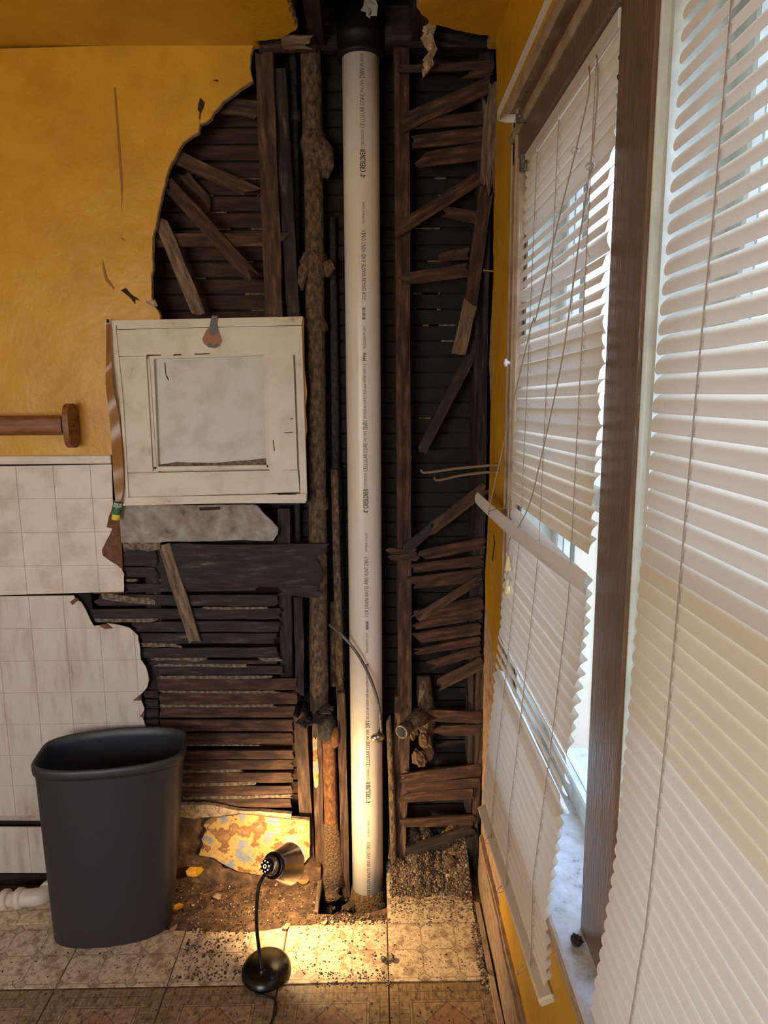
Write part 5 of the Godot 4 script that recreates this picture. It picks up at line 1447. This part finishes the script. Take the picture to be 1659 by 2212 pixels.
	loose_tile.transform = Transform3D(Basis(Vector3(0, 1, 0), 0.05) * Basis(Vector3(1, 0, 0), 0.12), Vector3(-1.30, 0.0105, 0.145))
	tag(loose_tile, "lifted strip of printed floor tile under the white drain elbow", "floor tile")
	# plaster sheet with peeling paint at the foot of the wall
	var sheet_at := Vector3(-0.42, 0.0, 0.02)
	var sheet := thing("plaster_sheet", "broken plaster sheet with peeling yellow and grey paint behind the lamp", "plaster", sheet_at)
	var lines := jag(PackedVector2Array([Vector2(-0.591,0.269), Vector2(-0.483,0.287), Vector2(-0.352,0.27), Vector2(-0.24,0.257), Vector2(-0.242,0.115)]), 0.02, 0.0015, 51)
	lines.append_array(jag(PackedVector2Array([Vector2(-0.242,0.115), Vector2(-0.292,0.051), Vector2(-0.426,0.046), Vector2(-0.5,0.061), Vector2(-0.541,0.083), Vector2(-0.586,0.117), Vector2(-0.639,0.128)]), 0.02, 0.003, 52))
	lines.append_array(jag(PackedVector2Array([Vector2(-0.639,0.128), Vector2(-0.62,0.173), Vector2(-0.626,0.191), Vector2(-0.606,0.222), Vector2(-0.617,0.244), Vector2(-0.591,0.269)]), 0.01, 0.003, 53))
	put_w(sheet, "paint_face", slab(lines, 0.014, 0.004), M.peeling)
	put_w(sheet, "plaster_back", slab(Geometry2D.offset_polygon(lines, 0.001)[0], 0.010, 0.016), M.core)
	put_w(sheet, "upper_strip", slab(jag(PackedVector2Array([Vector2(-0.703,0.322), Vector2(-0.598,0.321), Vector2(-0.492,0.297), Vector2(-0.418,0.293), Vector2(-0.303,0.28), Vector2(-0.307,0.258), Vector2(-0.485,0.276), Vector2(-0.592,0.274), Vector2(-0.65,0.268), Vector2(-0.705,0.279), Vector2(-0.703,0.322)]), 0.02, 0.002, 54), 0.008, 0.018), M.core)
	put(get_node("wall_back"), "torn_wallpaper", slab(jag(PackedVector2Array([Vector2(-0.798,0.29), Vector2(-0.551,0.286), Vector2(-0.563,0.019), Vector2(-0.815,0.005), Vector2(-0.798,0.29)]), 0.03, 0.004, 55), 0.0, 0.02), M.vinyl_under)
	put(get_node("wall_back"), "wall_foot", box(Vector3(-0.75, 0.0, -0.05), Vector3(-0.205, 0.06, -0.004)), M.vinyl_under)


func build_debris() -> void:
	# flakes of paint and plaster that can be told apart
	var flakes := [
		["yellow", Vector3(-0.649,0.073,0.03), 0.065, 0.045, "larger bright yellow paint flake on the dirty subfloor beside the trash can"],
		["yellow", Vector3(-0.693,0.01,0.136), 0.030, 0.055, "narrow yellow paint flake half hidden by the trash can's right side"],
		["core", Vector3(-0.567,0.004,0.076), 0.030, 0.036, "cream plaster flake alone on the brown subfloor left of the lamp neck"],
		["peeling", Vector3(-0.269,0.008,-0.003), 0.060, 0.050, "tan curled plaster flake right of the lamp shade"],
		["core", Vector3(-0.189,-0.01,-0.03), 0.022, 0.045, "pale flake standing at the left edge of the floor hole"],
		["core", Vector3(-0.307,0.008,0.23), 0.030, 0.022, "white plaster bit on the edge of the tiles behind the lamp base"],
		["core", Vector3(-0.179,0.005,0.209), 0.026, 0.018, "small white bit in front of the floor hole"],
		["core", Vector3(-0.68,0.006,0.233), 0.050, 0.022, "flat pale flake at the foot of the trash can's right corner"],
		["core", Vector3(-0.578,0.006,0.276), 0.034, 0.022, "cream flake among the dark crumbs on the tile beside the trash can"],
		["mortar", Vector3(0.339,0.012,0.434), 0.022, 0.022, "yellowish crumb by the baseboard at the front end of the rubble trail"]]
	var i := 0
	for f in flakes:
		var o := put(self, "plaster_flake", flake(300 + i, f[2], f[3], 0.008, 0.003), M[f[0]])
		o.position = f[1]
		o.rotation = Vector3(0.7 if i == 0 else gen.randf_range(-0.1, 0.1), gen.randf_range(0, 3) if i else 0.3, gen.randf_range(-0.1, 0.1))
		tag(o, f[4], "plaster flake")
		i += 1
	# the mound of rubble in the corner
	var mound := begin(false)
	var nz := FastNoiseLite.new()
	nz.seed = 8
	nz.frequency = 14.0
	var high := func(x: float, z: float) -> float:
		return maxf(-0.004, 0.0035 + 0.15 * pow(clampf((0.105 - z + nz.get_noise_2d(x * 0.5, 3.0) * 0.07) / 0.24, 0.0, 1.0), 1.8) * (0.8 + 0.3 * clampf((x - 0.1) / 0.2, 0, 1)) + nz.get_noise_2d(x, z) * 0.022 * clampf((0.09 - z) * 8.0, 0.08, 1.0) - 0.006 * clampf((z - 0.05) * 14.0, 0.0, 1.0))
	var n := 26
	for a in n:
		for b in n:
			var x0 := lerpf(0.055, 0.336, float(a) / n)
			var x1 := lerpf(0.055, 0.336, float(a + 1) / n)
			var z0 := lerpf(-0.125, 0.12, float(b) / n)
			var z1 := lerpf(-0.125, 0.12, float(b + 1) / n)
			quad(mound, Vector3(x0, high.call(x0, z1), z1), Vector3(x1, high.call(x1, z1), z1), Vector3(x1, high.call(x1, z0), z0), Vector3(x0, high.call(x0, z0), z0))
	var heap := put(self, "dirt_mound", done(mound), M.dirt)
	tag(heap, "mound of dirt and broken plaster heaped in the corner behind the tiles", "rubble", "", "stuff")
	var clods := [
		[Vector3(-0.115, -0.10, 0.075), 0.034, "largest dirt clod in the floor hole left of the pipe foot"],
		[Vector3(-0.165, -0.05, 0.0), 0.034, "dirt clod at the back left of the floor hole"],
		[Vector3(0.272, 0.115, -0.02), 0.024, "rounded tan lump on top of the corner rubble"],
		[Vector3(0.30, 0.165, -0.075), 0.026, "dark lump under the slanted lath at the back of the rubble"],
		[Vector3(0.135, 0.16, -0.09), 0.022, "lump beside the stud foot at the left of the rubble"],
		[Vector3(0.018, 0.012, 0.372), 0.010, "small grey stone on the seam between two floor tiles"],
		[Vector3(0.045, 0.012, 0.368), 0.010, "grey stone just right of the seam between two floor tiles"]]
	i = 0
	for c in clods:
		var r: float = c[1]
		var o := put(self, "dirt_clod", chunk(400 + i, Vector3(r, r * 0.8, r)), M.galvanized if i > 4 else M.dirt)
		o.position = c[0]
		if i > 1 and i < 5:
			o.position.y = high.call(o.position.x, o.position.z) + r * 0.92
		tag(o, c[2], "clod")
		i += 1
	var places := []
	var tints := []
	var palette := [Color(0.025, 0.017, 0.011), Color(0.06, 0.04, 0.026), Color(0.12, 0.083, 0.055), Color(0.22, 0.16, 0.108), Color(0.42, 0.33, 0.235)]
	for k in 6500:
		var z := -0.12 + 0.34 * pow(gen.randf(), 1.35)
		var x := gen.randf_range(0.045, 0.334)
		if z > 0.07 + 0.05 * nz.get_noise_2d(x * 0.8, 9.0) and gen.randf() > 0.55 - (z - 0.07) * 3.0:
			continue
		var q := gen.randf_range(0.0012, 0.0040) * (2.2 if gen.randf() < 0.04 and z < 0.06 else 1.0) * (0.7 if z > 0.09 else 1.0)
		places.append(Transform3D(Basis.from_euler(Vector3(gen.randf() * 6, gen.randf() * 6, gen.randf() * 6)) * Basis.from_scale(Vector3(q, q * gen.randf_range(0.4, 1), q)), Vector3(x, maxf(0.0035, high.call(x, z)) + q * 0.3, z)))
		tints.append(palette[[0, 1, 2, 2, 3, 3, 3, 4][gen.randi() % 8]])
	var gravel := scatter(self, "plaster_rubble", chunk(7, Vector3.ONE, 6), M.bits, places, tints)
	tag(gravel, "small plaster rubble strewn over the corner mound", "rubble", "", "stuff")
	# crumbs strewn over the floor
	places = []
	tints = []
	# each zone: x from, x to, z from, z to, how many, size
	var zones := [
		[-0.62, -0.42, 0.215, 0.44, 420, 0.0042], [-0.74, -0.20, 0.0, 0.21, 900, 0.0038], [-0.27, 0.035, 0.20, 0.42, 260, 0.0035], [0.035, 0.325, 0.08, 0.45, 420, 0.0024],
		[0.31, 0.345, 0.22, 0.5, 420, 0.005], [-1.25, -0.60, 0.22, 0.44, 240, 0.003], [-1.2, 0.34, 0.46, 0.62, 320, 0.003], [-0.20, 0.04, 0.16, 0.215, 320, 0.004], [-0.19, 0.05, 0.41, 0.47, 200, 0.0035]]
	for zn in zones:
		for k in zn[4]:
			var p := Vector3(gen.randf_range(zn[0], zn[1]), 0, gen.randf_range(zn[2], zn[3]))
			if p.x > 0.345 or (p.x > -0.205 and p.x < 0.05 and p.z < 0.165):
				continue
			var q: float = gen.randf_range(0.35, 1.0) * zn[5] * (1.8 if gen.randf() < 0.06 else 1.0)
			places.append(Transform3D(Basis.from_euler(Vector3(gen.randf_range(-0.4, 0.4), gen.randf() * 6, gen.randf_range(-0.4, 0.4))) * Basis.from_scale(Vector3(q, q * gen.randf_range(0.25, 0.6), q * gen.randf_range(0.5, 1.0))), p + Vector3(0, 0.0035 + q * 0.2, 0)))
			tints.append(palette[[1, 2, 2, 3, 3, 4][gen.randi() % 6]] if zn[1] - zn[0] < 0.05 else palette[[0, 0, 1, 1, 2, 3, 4][gen.randi() % 7]] if zn[3] < 0.22 else palette[[0, 0, 1, 1, 1, 2, 4][gen.randi() % 7]])
	var crumbs := scatter(self, "dirt_crumbs", chunk(8, Vector3.ONE, 6), M.bits, places, tints)
	tag(crumbs, "dark dirt crumbs strewn over the floor tiles and the bare subfloor", "dirt", "", "stuff")
	# rubble down in the floor hole
	places = []
	tints = []
	for k in 420:
		var q := gen.randf_range(0.004, 0.016)
		places.append(Transform3D(Basis.from_euler(Vector3(gen.randf() * 6, gen.randf() * 6, 0)) * Basis.from_scale(Vector3(q, q * 0.7, q)), Vector3(gen.randf_range(-0.2, 0.05), -0.12 + gen.randf_range(-0.03, 0.03), gen.randf_range(-0.12, 0.16))))
		tints.append(palette[gen.randi() % 3])
	var pit := scatter(self, "hole_rubble", chunk(9, Vector3.ONE, 6), M.bits, places, tints)
	tag(pit, "dark rubble lying down in the hole around the pipe foot", "rubble", "", "stuff")
	var cob := [[Vector3(-0.201,0.635,-0.012), 0.026], [Vector3(-0.246,0.618,-0.008), 0.024], [Vector3(-0.173,0.673,0), 0.020]]
	i = 0
	for c in cob:
		var o := put(self, "dirt_clump", chunk(500 + i, Vector3(c[1] * 1.2, c[1] * 0.7, c[1]), 8, 0.45), M.dark_iron)
		o.position = c[0]
		tag(o, ["black crusted clump under the broken end of the cast iron pipe", "black crusted clump at the end of the lowest dark laths", "black crusted clump on the top of the rusted pipe stub"][i], "clump")
		i += 1
